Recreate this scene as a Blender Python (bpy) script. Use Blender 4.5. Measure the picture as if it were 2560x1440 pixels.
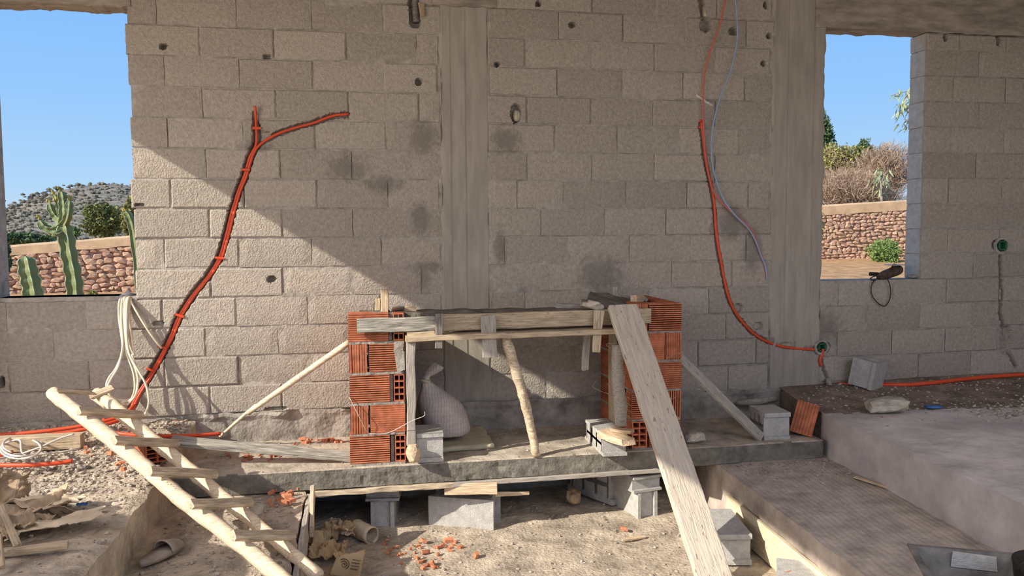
import bpy, bmesh, math, random
from mathutils import Vector, Matrix, noise, Quaternion

for o in list(bpy.data.objects): bpy.data.objects.remove(o, do_unlink=True)
scene = bpy.context.scene
COL = scene.collection
R = random.Random(7)

# ------------------------------------------------------------------ camera
FPX = 2045.28; YAW, PITCH, ROLL = .18896953, .07082529, -.0057663
CAM = Vector((0, -6.0963, 1.8))
_f = Vector((math.sin(YAW)*math.cos(PITCH), math.cos(YAW)*math.cos(PITCH), -math.sin(PITCH)))
_r = Vector((math.cos(YAW), -math.sin(YAW), 0)); _u = _r.cross(_f)
CR = _r*math.cos(ROLL)+_u*math.sin(ROLL); CU = _u*math.cos(ROLL)-_r*math.sin(ROLL); CF = _f
cam = bpy.data.objects.new('camera', bpy.data.cameras.new('camera')); COL.objects.link(cam)
cam.data.sensor_fit = 'HORIZONTAL'; cam.data.sensor_width = 36; cam.data.lens = FPX/2560*36
cam.data.clip_end = 3000
m3 = Matrix((CR, CU, -CF)).transposed()
cam.matrix_world = Matrix.Translation(CAM) @ m3.to_4x4()
scene.camera = cam

# ------------------------------------------------------------------ world, sun, exposure
SUN = Vector((1.0, .40, -.62)).normalized()
SUN_E, SKY_S = 6.5, 1.0
world = bpy.data.worlds.new('sky'); scene.world = world; world.use_nodes = True
wn = world.node_tree; wn.nodes.clear()
tc = wn.nodes.new('ShaderNodeTexCoord'); sx = wn.nodes.new('ShaderNodeSeparateXYZ')
cr = wn.nodes.new('ShaderNodeValToRGB'); bg = wn.nodes.new('ShaderNodeBackground'); wo = wn.nodes.new('ShaderNodeOutputWorld')
wn.links.new(tc.outputs['Generated'], sx.inputs[0]); wn.links.new(sx.outputs['Z'], cr.inputs[0])
wn.links.new(cr.outputs[0], bg.inputs[0]); wn.links.new(bg.outputs[0], wo.inputs[0])
bg.inputs[1].default_value = SKY_S
el = cr.color_ramp.elements
el[0].position = 0.0; el[0].color = (.60, .74, .86, 1)
el[1].position = 1.0; el[1].color = (.17, .38, .82, 1)
for p, c in ((.05, (.45, .69, .95, 1)), (.15, (.31, .585, .985, 1)), (.28, (.225, .50, .985, 1))):
    e = el.new(p); e.color = c
sun = bpy.data.objects.new('sun', bpy.data.lights.new('sun', 'SUN')); COL.objects.link(sun)
sun.data.energy = SUN_E; sun.data.angle = .0093; sun.data.color = (1, .92, .79)
sun.rotation_euler = (-SUN).to_track_quat('Z', 'Y').to_euler()
sun.location = (-8, -8, 8)
# added unseen fill lamps outside the open left side and rear, lifting the ambient
def fill_lamp(name, loc, aim, sx_, sy_, e, col):
    l = bpy.data.objects.new(name, bpy.data.lights.new(name, 'AREA')); COL.objects.link(l)
    l.data.shape = 'RECTANGLE'; l.data.size = sx_; l.data.size_y = sy_; l.data.energy = e; l.data.color = col
    l.location = loc; l.rotation_euler = Vector(aim).to_track_quat('-Z', 'Y').to_euler(); return l
fill_lamp('left_opening_fill', (-3.3, -3.7, 2.2), (1, .1, -.15), 4.0, 2.2, 128, (1, .85, .71))  # added lamp, boosts the sky light coming in from the left
fill_lamp('rear_fill', (3.4, -7.6, 5.0), (-.1, .62, -.78), 4.5, 3., 190, (1, .88, .78))  # added lamp above the rear, brightens the floors
fill_lamp('rear_left_fill', (-2.0, -7.6, 2.4), (.5, .8, -.2), 3., 2.6, 30, (1, .86, .73))  # weak added lamp, lifts the back wall from the rear left
vs = scene.view_settings
vs.view_transform = 'Standard'; vs.look = 'None'; vs.exposure = 0; vs.gamma = 1; vs.use_curve_mapping = False

# ------------------------------------------------------------------ helpers
def at(u, v, X=None, Y=None, Z=None):
    """point of the line of sight through photo pixel (u, v) that lies on the given wall or floor plane"""
    d = CR*((u-1280)/FPX)-CU*((v-720)/FPX)+CF
    t = (Y-CAM.y)/d.y if Y is not None else (Z-CAM.z)/d.z if Z is not None else (X-CAM.x)/d.x
    return CAM+d*t
def pix(p):
    q = Vector(p)-CAM; w = q.dot(CF)
    return 1280+FPX*q.dot(CR)/w, 720-FPX*q.dot(CU)/w
def nz(x, y=0., z=0., s=1.): return noise.noise(Vector((x*s, y*s, z*s)))
def lerp(a, b, t): return a+(b-a)*t

def obj(name, data, parent=None, mat=None, loc=None):
    o = bpy.data.objects.new(name, data); COL.objects.link(o)
    if mat is not None and data is not None and len(data.materials) == 0: data.materials.append(mat)
    if parent is not None: o.parent = parent
    if loc is not None: o.location = loc
    return o
def tag(o, label=None, cat=None, group=None, kind=None):
    if label: o['label'] = label
    if cat: o['category'] = cat
    if group: o['group'] = group
    if kind: o['kind'] = kind
    return o
def empty(name, loc, label=None, cat=None, group=None, kind=None):
    o = bpy.data.objects.new(name, None); COL.objects.link(o); o.location = loc; o.empty_display_size = .1
    return tag(o, label, cat, group, kind)
def put(o, parent):
    """parent a mesh that was laid out in world coordinates and keep it where it is"""
    o.parent = parent; o.matrix_parent_inverse = Matrix.Translation(-Vector(parent.location)); return o

class MB:
    def __init__(s): s.v = []; s.f = []
    def add(s, vs, fs):
        n = len(s.v); s.v += [Vector(q) for q in vs]; s.f += [tuple(i+n for i in f) for f in fs]; return s
    def box(s, c, size, rot=None, jit=0.):
        c = Vector(c); hx, hy, hz = [q/2 for q in size]; vs = []
        for z in (-hz, hz):
            for x, y in ((-hx, -hy), (hx, -hy), (hx, hy), (-hx, hy)):
                p = Vector((x, y, z))
                if jit: p += Vector([R.uniform(-jit, jit) for _ in range(3)])
                if rot is not None: p = rot @ p
                vs.append(c+p)
        return s.add(vs, [(3, 2, 1, 0), (4, 5, 6, 7), (0, 1, 5, 4), (1, 2, 6, 5), (2, 3, 7, 6), (3, 0, 4, 7)])
    def rings(s, rings, cap=True, closed=True):
        n = len(rings[0]); vs = [p for r_ in rings for p in r_]; fs = []
        for i in range(len(rings)-1):
            for j in range(n if closed else n-1):
                k = (j+1) % n; fs.append((i*n+j, i*n+k, (i+1)*n+k, (i+1)*n+j))
        if cap:
            fs.append(tuple(range(n-1, -1, -1))); fs.append(tuple((len(rings)-1)*n+j for j in range(n)))
        return s.add(vs, fs)
    def tube(s, pts, rad, n=8, cap=True, jit=0., seed=0):
        pts = [Vector(p) for p in pts]; rs = rad if isinstance(rad, (list, tuple)) else [rad]*len(pts)
        t0 = (pts[1]-pts[0]).normalized(); a = t0.orthogonal().normalized(); rings = []
        for i, p in enumerate(pts):
            t = (pts[min(i+1, len(pts)-1)]-pts[max(i-1, 0)])
            t = t.normalized() if t.length > 1e-9 else t0
            a = (a-t*a.dot(t)).normalized(); b = t.cross(a); ring = []
            for j in range(n):
                w = 2*math.pi*j/n; rr = rs[i]
                if jit: rr *= 1+jit*nz(i*.7+seed*9, math.cos(w)*1.3, math.sin(w)*1.3)
                ring.append(p+(a*math.cos(w)+b*math.sin(w))*rr)
            rings.append(ring)
        return s.rings(rings, cap)
    def build(s, name, mat, parent=None, smooth=False, loc=None):
        me = bpy.data.meshes.new(name)
        if loc is not None: vs = [p-Vector(loc) for p in s.v]
        else: vs = s.v
        me.from_pydata([tuple(p) for p in vs], [], s.f); me.validate()
        bm = bmesh.new(); bm.from_mesh(me); bmesh.ops.recalc_face_normals(bm, faces=bm.faces); bm.to_mesh(me); bm.free()
        if smooth:
            for p in me.polygons: p.use_smooth = True
        o = obj(name, me, None, mat)
        if loc is not None: o.location = loc
        if parent is not None:
            if loc is None: put(o, parent)
            else: o.parent = parent; o.location = Vector(loc)-Vector(parent.location)
        return o
def spline(pts, per=8):
    pts = [Vector(p) for p in pts]; out = []
    P = [pts[0]*2-pts[1]]+pts+[pts[-1]*2-pts[-2]]
    for i in range(1, len(P)-2):
        a, b, c, d = P[i-1:i+3]
        for k in range(per):
            t = k/per
            out.append(.5*((2*b)+(c-a)*t+(2*a-5*b+4*c-d)*t*t+(3*b-a-3*c+d)*t**3))
    out.append(pts[-1]); return out

# ------------------------------------------------------------------ materials
def mat(name, col, rough=.9, var=.12, nscale=18., bump=.25, bscale=120., bdist=.004, col2=None, rnd=.0, stretch=None, spec=.2, coord='Object', detail=6, extra=None, trans=0):
    m = bpy.data.materials.new(name); m.use_nodes = True; nt = m.node_tree; N, Lk = nt.nodes, nt.links
    b = N['Principled BSDF']; b.inputs['Roughness'].default_value = rough
    b.inputs['Specular IOR Level'].default_value = spec
    if coord == 'Position': g = N.new('ShaderNodeNewGeometry'); src = g.outputs['Position']
    else: g = N.new('ShaderNodeTexCoord'); src = g.outputs[coord]
    if stretch:
        mp = N.new('ShaderNodeMapping'); mp.inputs['Scale'].default_value = stretch; Lk.new(src, mp.inputs[0]); src = mp.outputs[0]
    n1 = N.new('ShaderNodeTexNoise'); n1.inputs['Scale'].default_value = nscale; n1.inputs['Detail'].default_value = detail
    n1.inputs['Roughness'].default_value = .65; Lk.new(src, n1.inputs['Vector'])
    rp = N.new('ShaderNodeValToRGB'); Lk.new(n1.outputs['Fac'], rp.inputs[0])
    c2 = col2 if col2 else tuple(c*(1-2.2*var) for c in col)
    c1 = tuple(min(1, c*(1+var)) for c in col)
    rp.color_ramp.elements[0].position = .32; rp.color_ramp.elements[0].color = (*c2, 1)
    rp.color_ramp.elements[1].position = .66; rp.color_ramp.elements[1].color = (*c1, 1)
    out = rp.outputs[0]
    if rnd:
        oi = N.new('ShaderNodeObjectInfo'); mr = N.new('ShaderNodeMapRange')
        mr.inputs['To Min'].default_value = 1-rnd; mr.inputs['To Max'].default_value = 1+rnd
        Lk.new(oi.outputs['Random'], mr.inputs['Value'])
        mx = N.new('ShaderNodeMix'); mx.data_type = 'RGBA'; mx.blend_type = 'MULTIPLY'; mx.inputs['Factor'].default_value = 1
        Lk.new(out, mx.inputs[6]); Lk.new(mr.outputs[0], mx.inputs[7]); out = mx.outputs[2]
    if extra: out = extra(nt, out)
    Lk.new(out, b.inputs['Base Color'])
    if bump:
        n2 = N.new('ShaderNodeTexNoise'); n2.inputs['Scale'].default_value = bscale; n2.inputs['Detail'].default_value = 4
        Lk.new(src, n2.inputs['Vector'])
        bp = N.new('ShaderNodeBump'); bp.inputs['Strength'].default_value = bump; bp.inputs['Distance'].default_value = bdist
        Lk.new(n2.outputs['Fac'], bp.inputs['Height']); Lk.new(bp.outputs[0], b.inputs['Normal'])
    if trans:
        b.inputs['Transmission Weight'].default_value = trans
    return m
def stain_fn(spots, col, strength=.75, scale=22.):
    """irregular damp or cement stains at given spots (x, z, radius x, radius z) of the back wall"""
    def fn(nt, out):
        N, Lk = nt.nodes, nt.links
        g = N.new('ShaderNodeNewGeometry'); nn = N.new('ShaderNodeTexNoise'); nn.inputs['Scale'].default_value = scale
        Lk.new(g.outputs['Position'], nn.inputs['Vector'])
        acc = None
        for x, z, rx, rz in spots:
            a = N.new('ShaderNodeVectorMath'); a.operation = 'SUBTRACT'; a.inputs[1].default_value = (x, 0, z); Lk.new(g.outputs['Position'], a.inputs[0])
            b = N.new('ShaderNodeVectorMath'); b.operation = 'MULTIPLY'; b.inputs[1].default_value = (1/rx, 0, 1/rz); Lk.new(a.outputs[0], b.inputs[0])
            c = N.new('ShaderNodeVectorMath'); c.operation = 'LENGTH'; Lk.new(b.outputs[0], c.inputs[0])
            if acc is None: acc = c.outputs['Value']
            else:
                mn = N.new('ShaderNodeMath'); mn.operation = 'MINIMUM'; Lk.new(acc, mn.inputs[0]); Lk.new(c.outputs['Value'], mn.inputs[1]); acc = mn.outputs[0]
        ad = N.new('ShaderNodeMath'); ad.operation = 'MULTIPLY_ADD'; ad.inputs[1].default_value = 1.5; Lk.new(nn.outputs['Fac'], ad.inputs[0]); Lk.new(acc, ad.inputs[2])
        mr = N.new('ShaderNodeMapRange'); mr.inputs['From Min'].default_value = 1.25; mr.inputs['From Max'].default_value = 2.0
        mr.inputs['To Min'].default_value = strength; mr.inputs['To Max'].default_value = 0; Lk.new(ad.outputs[0], mr.inputs['Value'])
        mx = N.new('ShaderNodeMix'); mx.data_type = 'RGBA'; Lk.new(mr.outputs[0], mx.inputs['Factor']); Lk.new(out, mx.inputs[6]); mx.inputs[7].default_value = (*col, 1)
        return mx.outputs[2]
    return fn
def wspot(u, v, ru, rv):
    p = at(u, v, Y=0); k = (p-CAM).dot(CF)/FPX; return (p.x, p.z, ru*k*1.5, rv*k*1.5)
STAINS = [wspot(1057, 345, 22, 30), wspot(1265, 350, 26, 22), wspot(1502, 688, 40, 34), wspot(1052, 548, 16, 30), wspot(1070, 668, 34, 10), wspot(1062, 690, 12, 26),
          wspot(870, 420, 34, 22), wspot(960, 460, 34, 16), wspot(1830, 560, 22, 30), wspot(1880, 630, 18, 36), wspot(1252, 620, 12, 30), wspot(2055, 820, 36, 30), wspot(640, 365, 28, 10)]
M = {}
M['block'] = mat('concrete_block', (.42, .37, .315), .95, .10, 40, 1., 85, .009, rnd=.10, coord='Position', extra=stain_fn(STAINS, (.20, .18, .155), .7))
M['mortar'] = mat('mortar', (.41, .37, .325), .95, .16, 14, .7, 90, .006, coord='Position', extra=stain_fn(STAINS, (.20, .18, .155), .7))
M['column'] = mat('cast_concrete', (.385, .345, .295), .9, .10, 3, .4, 60, .004, coord='Position', stretch=(5, 5, .8))
M['lintel'] = mat('lintel_concrete', (.36, .31, .26), .9, .2, 5, .5, 50, .005, coord='Position', stretch=(.8, 3, 3))
M['block_new'] = mat('fresh_grey_block', (.47, .455, .43), .95, .10, 25, .9, 130, .005, rnd=.06)
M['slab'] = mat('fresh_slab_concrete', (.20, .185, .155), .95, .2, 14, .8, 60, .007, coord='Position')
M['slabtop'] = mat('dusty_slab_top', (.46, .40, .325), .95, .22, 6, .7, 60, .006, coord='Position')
M['riser'] = mat('rough_riser_concrete', (.36, .325, .285), .95, .25, 5, .9, 35, .012, coord='Position')
M['dirt'] = mat('sandy_dirt', (.50, .42, .33), 1., .22, 5, .9, 50, .012, coord='Position')
M['step'] = mat('combed_concrete', (.50, .425, .365), .95, .16, 6, .6, 60, .006, coord='Position')
M['upper'] = mat('worn_concrete_floor', (.62, .555, .525), .95, .14, 3, .5, 50, .006, coord='Position')
M['earth'] = mat('brown_earth', (.27, .21, .165), 1., .25, 5, .9, 40, .015, coord='Position')

def comb_wave(m, scale, dist, ang, strength=.8):
    nt = m.node_tree; N, Lk = nt.nodes, nt.links; g = N.new('ShaderNodeNewGeometry'); mp = N.new('ShaderNodeMapping'); mp.inputs['Rotation'].default_value = (0, 0, ang)
    Lk.new(g.outputs['Position'], mp.inputs[0]); w = N.new('ShaderNodeTexWave'); w.bands_direction = 'X'; w.inputs['Scale'].default_value = scale; w.inputs['Distortion'].default_value = 2.5; w.inputs['Detail'].default_value = 3; w.inputs['Detail Scale'].default_value = .7
    Lk.new(mp.outputs[0], w.inputs[0]); b2 = N.new('ShaderNodeBump'); b2.inputs['Strength'].default_value = strength; b2.inputs['Distance'].default_value = dist
    Lk.new(w.outputs['Fac'], b2.inputs['Height']); old = [n for n in N if n.type == 'BUMP' and n != b2][0]; Lk.new(old.outputs[0], b2.inputs['Normal']); Lk.new(b2.outputs[0], N['Principled BSDF'].inputs['Normal'])
comb_wave(M['step'], 8., .007, .10, .4)
# ------------------------------------------------------------------ the setting: back wall of concrete blocks
H = .21076; Z0 = 3.22756; ZR = Z0+.2487
WT = .20                                  # wall thickness
LJ, C1A, C1B, C2A, C2B, RJ = -1.506, .637, .998, 3.285, 3.75, 4.66
CEIL = 3.78
SILL_L, SILL_R = 1.357, 1.372
def wx(u, v): return at(u, v, Y=0).x
# chases and holes that are chiselled into the wall: polyline in photo pixels -> wall plane
def chase(pts, r, d): return ('line', [(at(u, v, Y=0).x, at(u, v, Y=0).z) for u, v in pts], r, d)
def hole(u, v, ru, rv, d=.07):
    p = at(u, v, Y=0); k = (p-CAM).dot(CF)/FPX; return ('hole', [(p.x, p.z)], (ru*k, rv*k), d)
MAIN = [(641, 315), (641, 360), (625, 392), (611, 440), (595, 480), (577, 540), (565, 590), (548, 645), (520, 690), (480, 740), (448, 790), (425, 845), (402, 890), (376, 935), (345, 985), (330, 1015)]
BRANCH = [(628, 385), (650, 358), (690, 335), (735, 320), (780, 308), (825, 291), (866, 286)]
RCH = [(1752, 305), (1757, 350), (1764, 410), (1776, 460), (1784, 510), (1787, 560), (1793, 610), (1802, 660), (1810, 705), (1824, 755), (1845, 793), (1880, 832), (1925, 858), (1975, 870), (2045, 874)]
FEAT = [chase(MAIN, .030, .06), chase(BRANCH, .022, .04), chase([(637, 285), (641, 320)], .022, .035), hole(660, 340, 20, 14, .04),
        chase(RCH, .017, .03), hole(1846, 770, 12, 12, .03), hole(1895, 815, 14, 10, .03), hole(1782, 572, 8, 16, .03),
        chase([(2500, 640), (2502, 690), (2506, 735), (2500, 780), (2508, 810)], .017, .05), hole(2516, 850, 20, 38, .04), chase([(2508, 815), (2522, 880), (2540, 915)], .02, .05),
        chase([(2052, 888), (2060, 925), (2072, 955)], .014, .04), hole(2502, 612, 26, 17, .05), hole(2058, 868, 19, 17, .05),
        hole(408, 116, 9, 8), hole(678, 698, 12, 9), hole(1046, 205, 9, 9), hole(1290, 283, 15, 24), hole(1243, 161, 7, 6), hole(1345, 10, 8, 8), hole(1430, 62, 10, 7),
        hole(1764, 62, 17, 17), chase([(1752, 0), (1760, 45)], .025, .06), hole(1833, 78, 13, 10), hole(1922, 90, 7, 7), hole(1909, 158, 7, 7), hole(1914, 12, 6, 10), hole(2364, 94, 7, 9), hole(2498, 92, 9, 22, .05),
        chase([(1034, -10), (1038, 55)], .042, .07), hole(668, 140, 10, 5, .05), hole(5, 956, 7, 15, .09), hole(348, 512, 12, 4, .05), hole(690, 1022, 30, 5, .03), hole(395, 808, 14, 6, .04)]
def featdepth(x, z):
    best = 0.
    jag = nz(x*38, 3.1, z*38)*.010+nz(x*90, 7, z*90)*.005
    for k, pts, r, d in FEAT:
        if k == 'hole':
            q = math.hypot((x-pts[0][0])/r[0], (z-pts[0][1])/r[1])+jag*14
            if q < 1: best = max(best, d*min(1, (1-q)*6))
        else:
            if not (min(p[0] for p in pts)-.08 < x < max(p[0] for p in pts)+.08 and min(p[1] for p in pts)-.08 < z < max(p[1] for p in pts)+.08): continue
            for (ax, az), (bx, bz) in zip(pts, pts[1:]):
                dx, dz = bx-ax, bz-az; t = max(0, min(1, ((x-ax)*dx+(z-az)*dz)/(dx*dx+dz*dz+1e-12)))
                e = math.hypot(x-ax-dx*t, z-az-dz*t)+jag*.8
                if e < r: best = max(best, d*min(1, (r-e)/.006))
    return best
def nearfeat(x0, x1, z0, z1):
    for k, pts, r, d in FEAT:
        rr = max(r) if k == 'hole' else r; rr += .02
        ps = pts if k == 'hole' else [(lerp(a[0], b[0], t/4), lerp(a[1], b[1], t/4)) for a, b in zip(pts, pts[1:]) for t in range(5)]
        if any(x0-rr < p[0] < x1+rr and z0-rr < p[1] < z1+rr for p in ps): return True
    return False
def front_grid(x0, x1, z0, z1, y, step, edge=.006, rough=.0015, seed=0., depth=True, back=None, wob=0.):
    """a slab of wall whose face is a grid pushed in where it is chiselled"""
    nx = max(3, int((x1-x0)/step)); nzz = max(3, int((z1-z0)/step)); mb = MB(); vs = []; fs = []
    back = y+WT-.02 if back is None else back
    for j in range(nzz+1):
        for i in range(nx+1):
            tx, tz = i/nx, j/nzz; x = lerp(x0, x1, tx); z = lerp(z0, z1, tz)
            onx = i in (0, nx); onz = j in (0, nzz)
            if onx: x += nz(z*31, seed, 5)*wob
            if onz: z += nz(x*27, seed, 9)*wob*.7
            yy = y+nz(x*3, seed, z*3)*rough*2+nz(x*20, seed, z*20)*rough
            if onx or onz: yy += edge
            if depth: yy += featdepth(x, z)
            vs.append((x, yy, z))
    w = nx+1
    for j in range(nzz):
        for i in range(nx): fs.append((j*w+i, j*w+i+1, (j+1)*w+i+1, (j+1)*w+i))
    n = len(vs)
    loop = [i for i in range(w)]+[j*w+nx for j in range(1, nzz+1)]+[nzz*w+i for i in range(nx-1, -1, -1)]+[j*w for j in range(nzz-1, 0, -1)]
    for k in loop: vs.append((vs[k][0], back, vs[k][2]))
    for a in range(len(loop)):
        b = (a+1) % len(loop); fs.append((loop[b], loop[a], n+a, n+b))
    fs.append(tuple(n+a for a in range(len(loop))))
    return mb.add(vs, fs)
wall = empty('wall_back', (0, 0, 0), 'back wall of grey concrete blocks between cast columns', None, None, 'structure')
bn = [0]
def block(x0, x1, z0, z1):
    if x1-x0 < .03: return
    g = .0034; bn[0] += 1; sd = bn[0]*3.7
    nf = nearfeat(x0, x1, z0, z1)
    y = R.uniform(-.004, .004)
    mb = front_grid(x0+g+R.uniform(-.001, .002), x1-g+R.uniform(-.002, .001), z0+g+R.uniform(0, .004), z1-g-R.uniform(0, .004), y, .0085 if nf else .05, .006, .0015, sd, nf, wob=.004 if nf else .006)
    mb.build('block', M['block'], wall, False, loc=((x0+x1)/2, 0, (z0+z1)/2))
def course(zt, zb, xa, xb, us, toothL=0., toothR=0.):
    vm = pix((lerp(xa, xb, .5), 0, (zt+zb)/2))[1]
    xs = sorted(set([xa]+[x for x in (wx(u, vm) for u in us) if xa+.06 < x < xb-.06]+[xb]))
    xs[0] += R.uniform(-1, 1)*toothL; xs[-1] += R.uniform(-1, 1)*toothR
    for a, b in zip(xs, xs[1:]): block(a, b, zb, zt)
LJOINT = {-2: [470, 660, 850], -1: [390, 590, 778, 957], 0: [500, 684, 866, 1041], 1: [410, 598, 782, 959], 2: [506, 690, 871, 1047], 3: [418, 607, 788, 965], 4: [514, 701, 880, 1032],
          5: [427, 610, 792, 970], 6: [523, 706, 882], 7: [410, 597, 779, 953], 8: [526, 707, 885, 1054], 9: [16, 215, 405, 590, 769, 950], 10: [135, 327, 514, 696, 876, 1050],
          11: [23, 222, 412, 596, 775, 955], 12: [150, 335, 525, 705, 880, 1055]}
MJOINT = {-2: [1480, 1639, 1793], -1: [1397, 1558, 1712, 1867], 0: [1313, 1479, 1636, 1789], 1: [1393, 1555, 1708, 1861], 2: [1317, 1477, 1633, 1788], 3: [1387, 1543, 1699, 1849], 4: [1318, 1480, 1636, 1788],
          5: [1293, 1409, 1565, 1718, 1871], 6: [1352, 1511, 1665, 1792], 7: [1261, 1420, 1574, 1726, 1866], 8: [1373, 1528, 1680, 1831], 9: [1312, 1471, 1622, 1772], 10: [1360, 1515, 1665, 1815],
          11: [1290, 1440, 1590, 1745, 1890], 12: [1365, 1520, 1670, 1820]}
RJOINT = {1: [2400, 2518], 2: [2448], 3: [2384, 2514], 4: [2448], 5: [2378, 2511], 6: [2440], 7: [2372, 2506], 8: [2436], 9: [2370, 2500], 10: [2434],
          11: [2097, 2233, 2367, 2498], 12: [2043, 2164, 2299, 2430], 13: [2093, 2230, 2363, 2493], 14: [2150, 2297, 2428]}
for k in range(-2, 13):
    zt, zb = Z0-k*H, Z0-(k+1)*H
    zt = min(zt, CEIL)
    xa = LJ+R.uniform(-.012, .012) if k < 9 else -2.62
    course(zt, zb, xa, C1A, LJOINT.get(k, []), 0 if k >= 9 else .012, .02)
    course(zt, zb, C1B, C2A, MJOINT.get(k, []), .02, .02)
for k in range(1, 15):
    zt, zb = ZR-(k-1)*H, ZR-k*H
    if k == 1: zt = 3.40
    course(zt, zb, C2B if k > 10 else RJ, 6.6, RJOINT.get(k, [])+[2640, 2770, 2900] if k % 2 else RJOINT.get(k, [])+[2580, 2705, 2830], 0 if k <= 10 else .01, 0)
# mortar beds behind the block faces
for nm, x0, x1, z0, z1, st in (('mortar', LJ+.012, C1A+.005, SILL_L, CEIL, .0125), ('mortar', -2.62, C1A+.005, .3, SILL_L, .0125), ('mortar', C1B-.005, C2A+.005, .2, CEIL, .0125),
                               ('mortar', C2B, 6.6, .3, SILL_R-.006, .0125), ('mortar', RJ+.006, 6.6, SILL_R-.006, 3.40, .0125)):
    mb = front_grid(x0, x1, z0, z1, .012, st, 0, .005, x0*7, True, back=WT)
    mb.build(nm, M['mortar'], wall)
# cast columns with board marks
def column(x0, x1, seams):
    nxx, nzz = 26, 90; mb = MB(); vs = []; fs = []
    for j in range(nzz+1):
        for i in range(nxx+1):
            z = lerp(.2, CEIL, j/nzz); x = lerp(x0, x1, i/nxx); e = i in (0, nxx)
            if e: x += nz(z*9, x0, 1)*.02+nz(z*30, x0, 4)*.008
            y = -.003+nz(x*5, 2, z*1.2)*.004
            for s_ in seams:
                if x > s_: y += .005
            y += featdepth(x, z)
            vs.append((x, y if not e else .012, z))
    w = nxx+1
    for j in range(nzz):
        for i in range(nxx): fs.append((j*w+i, j*w+i+1, (j+1)*w+i+1, (j+1)*w+i))
    mb.add(vs, fs)
    mb.box(((x0+x1)/2, .11, (.2+CEIL)/2), (x1-x0-.012, .186, CEIL-.2))
    return mb.build('concrete_column', M['column'], wall)
column(C1A, C1B, (.72, .83)); column(C2A, C2B, (3.42, 3.66))
# ragged lintels, ring beam, sills
def ragged_bar(x0, x1, y0, y1, z0, z1, jag, name, m, n=60):
    mb = MB(); rings = []
    for i in range(n+1):
        x = lerp(x0, x1, i/n); zb = z0+nz(x*14, z0, 3)*jag+nz(x*40, z0, 1)*jag*.5; yf = y0+nz(x*6, 5, z0)*.006
        rings.append([(x, yf, zb), (x, y1, zb+nz(x*9, 8, z0)*jag), (x, y1, z1), (x, yf, z1)])
    mb.rings(rings); return mb.build(name, m, wall)
ragged_bar(-2.7, LJ+.03, -.004, WT, 3.335, CEIL, .012, 'lintel', M['lintel'])
ragged_bar(C2B-.1, 6.6, -.008, WT, 3.405, CEIL, .010, 'lintel', M['lintel'])
ragged_bar(C1A-.05, C1B+.06, -.012, .1, 3.44, CEIL, .02, 'lintel', M['lintel'], 14)
ragged_bar(-2.62, LJ, .0, WT+.01, SILL_L-.03, SILL_L, .006, 'window_sill', M['mortar'])
ragged_bar(C2B-.01, RJ, .004, WT+.01, SILL_R-.03, SILL_R-.004, .006, 'window_sill', M['mortar'])
# exposed ground beam below the blocks, with lumps of mortar along its top
mb = MB(); vs = []; fs = []; nx_, nz_ = 130, 14
for j in range(nz_+1):
    for i in range(nx_+1):
        x = lerp(-1.2, 3.6, i/nx_); z = lerp(.1, .50, j/nz_)
        top = max(0, (z-.44)/.06); y = -.012+nz(x*8, 1, z*8)*.012-top*(.018+.05*max(0, nz(x*7, 4, z*20)))+.03*max(0, top-.7)
        vs.append((x, y, z+nz(x*12, 6, z*3)*.012))
for j in range(nz_):
    for i in range(nx_): fs.append((j*(nx_+1)+i, j*(nx_+1)+i+1, (j+1)*(nx_+1)+i+1, (j+1)*(nx_+1)+i))
mb.add(vs, fs).build('ground_beam', M['riser'], wall)
# reveal blocks of the right window (jamb seen from inside) and of the left one
for k in range(1, 10+1):
    zt, zb = min(3.40, ZR-(k-1)*H), ZR-k*H
    mb = MB(); rings = []
    mb.box((RJ+.014, WT/2+.012, (zt+zb)/2), (.03, WT-.02, zt-zb-.008), jit=.004)
    mb.build('jamb_block', M['block_new'], wall)
mb = MB(); mb.box((-2.56, WT/2, (SILL_L+CEIL)/2), (.34, WT, CEIL-SILL_L)); mb.build('corner_pier', M['mortar'], wall)

# ------------------------------------------------------------------ left wall with its open doorway, ceiling, right wall
def prism_x(poly, x0, x1, name, m, parent=None):
    mb = MB(); n = len(poly)
    mb.add([(x0, y, z) for y, z in poly]+[(x1, y, z) for y, z in poly], [tuple(range(n)), tuple(range(2*n-1, n-1, -1))]+[(i, (i+1) % n, n+(i+1) % n, n+i) for i in range(n)])
    return mb.build(name, m, parent)
XL = -2.6; ZLINT = 3.245
wl = empty('wall_left', (XL, 0, 0), 'left wall with an open doorway outside the frame', None, None, 'structure')
prism_x([(0, -.3), (0, ZLINT), (-.42, ZLINT), (-.42, -.3)], XL-.2, XL, 'pier', M['mortar'], wl)
prism_x([(.2, ZLINT), (.2, CEIL), (-7.2, CEIL), (-7.2, ZLINT)], XL-.2, XL, 'lintel', M['lintel'], wl)
prism_x([(-1.35, -.3), (-1.35, .70), (-1.54, .82), (-2.50, 1.36), (-2.75, 1.42), (-4.6, 1.42), (-4.6, -.3)], XL-.2, XL, 'shade_parapet', M['mortar'], wl)  # unseen occluder, outline shaped to cast the shade on the left platform
prism_x([(-5.2, -.3), (-5.2, ZLINT), (-7.2, ZLINT), (-7.2, -.3)], XL-.2, XL, 'pier', M['mortar'], wl)
mb = MB(); mb.box((1.95, -2.5, CEIL+.1), (9.5, 5.5, .2)); tag(mb.build('ceiling', M['lintel']), kind='structure')
mb = MB(); mb.box((-1.66, -5.1, 1.75), (1.88, .2, 4.05)); tag(mb.build('rear_light_blocker', M['mortar']), kind='structure')   # added unseen pier, keeps the rear fill off the lower left floor
mb = MB(); mb.box((6.7, -3.6, 1.6), (.2, 7.6, 4.4)); tag(mb.build('wall_right', M['mortar']), kind='structure')

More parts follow.
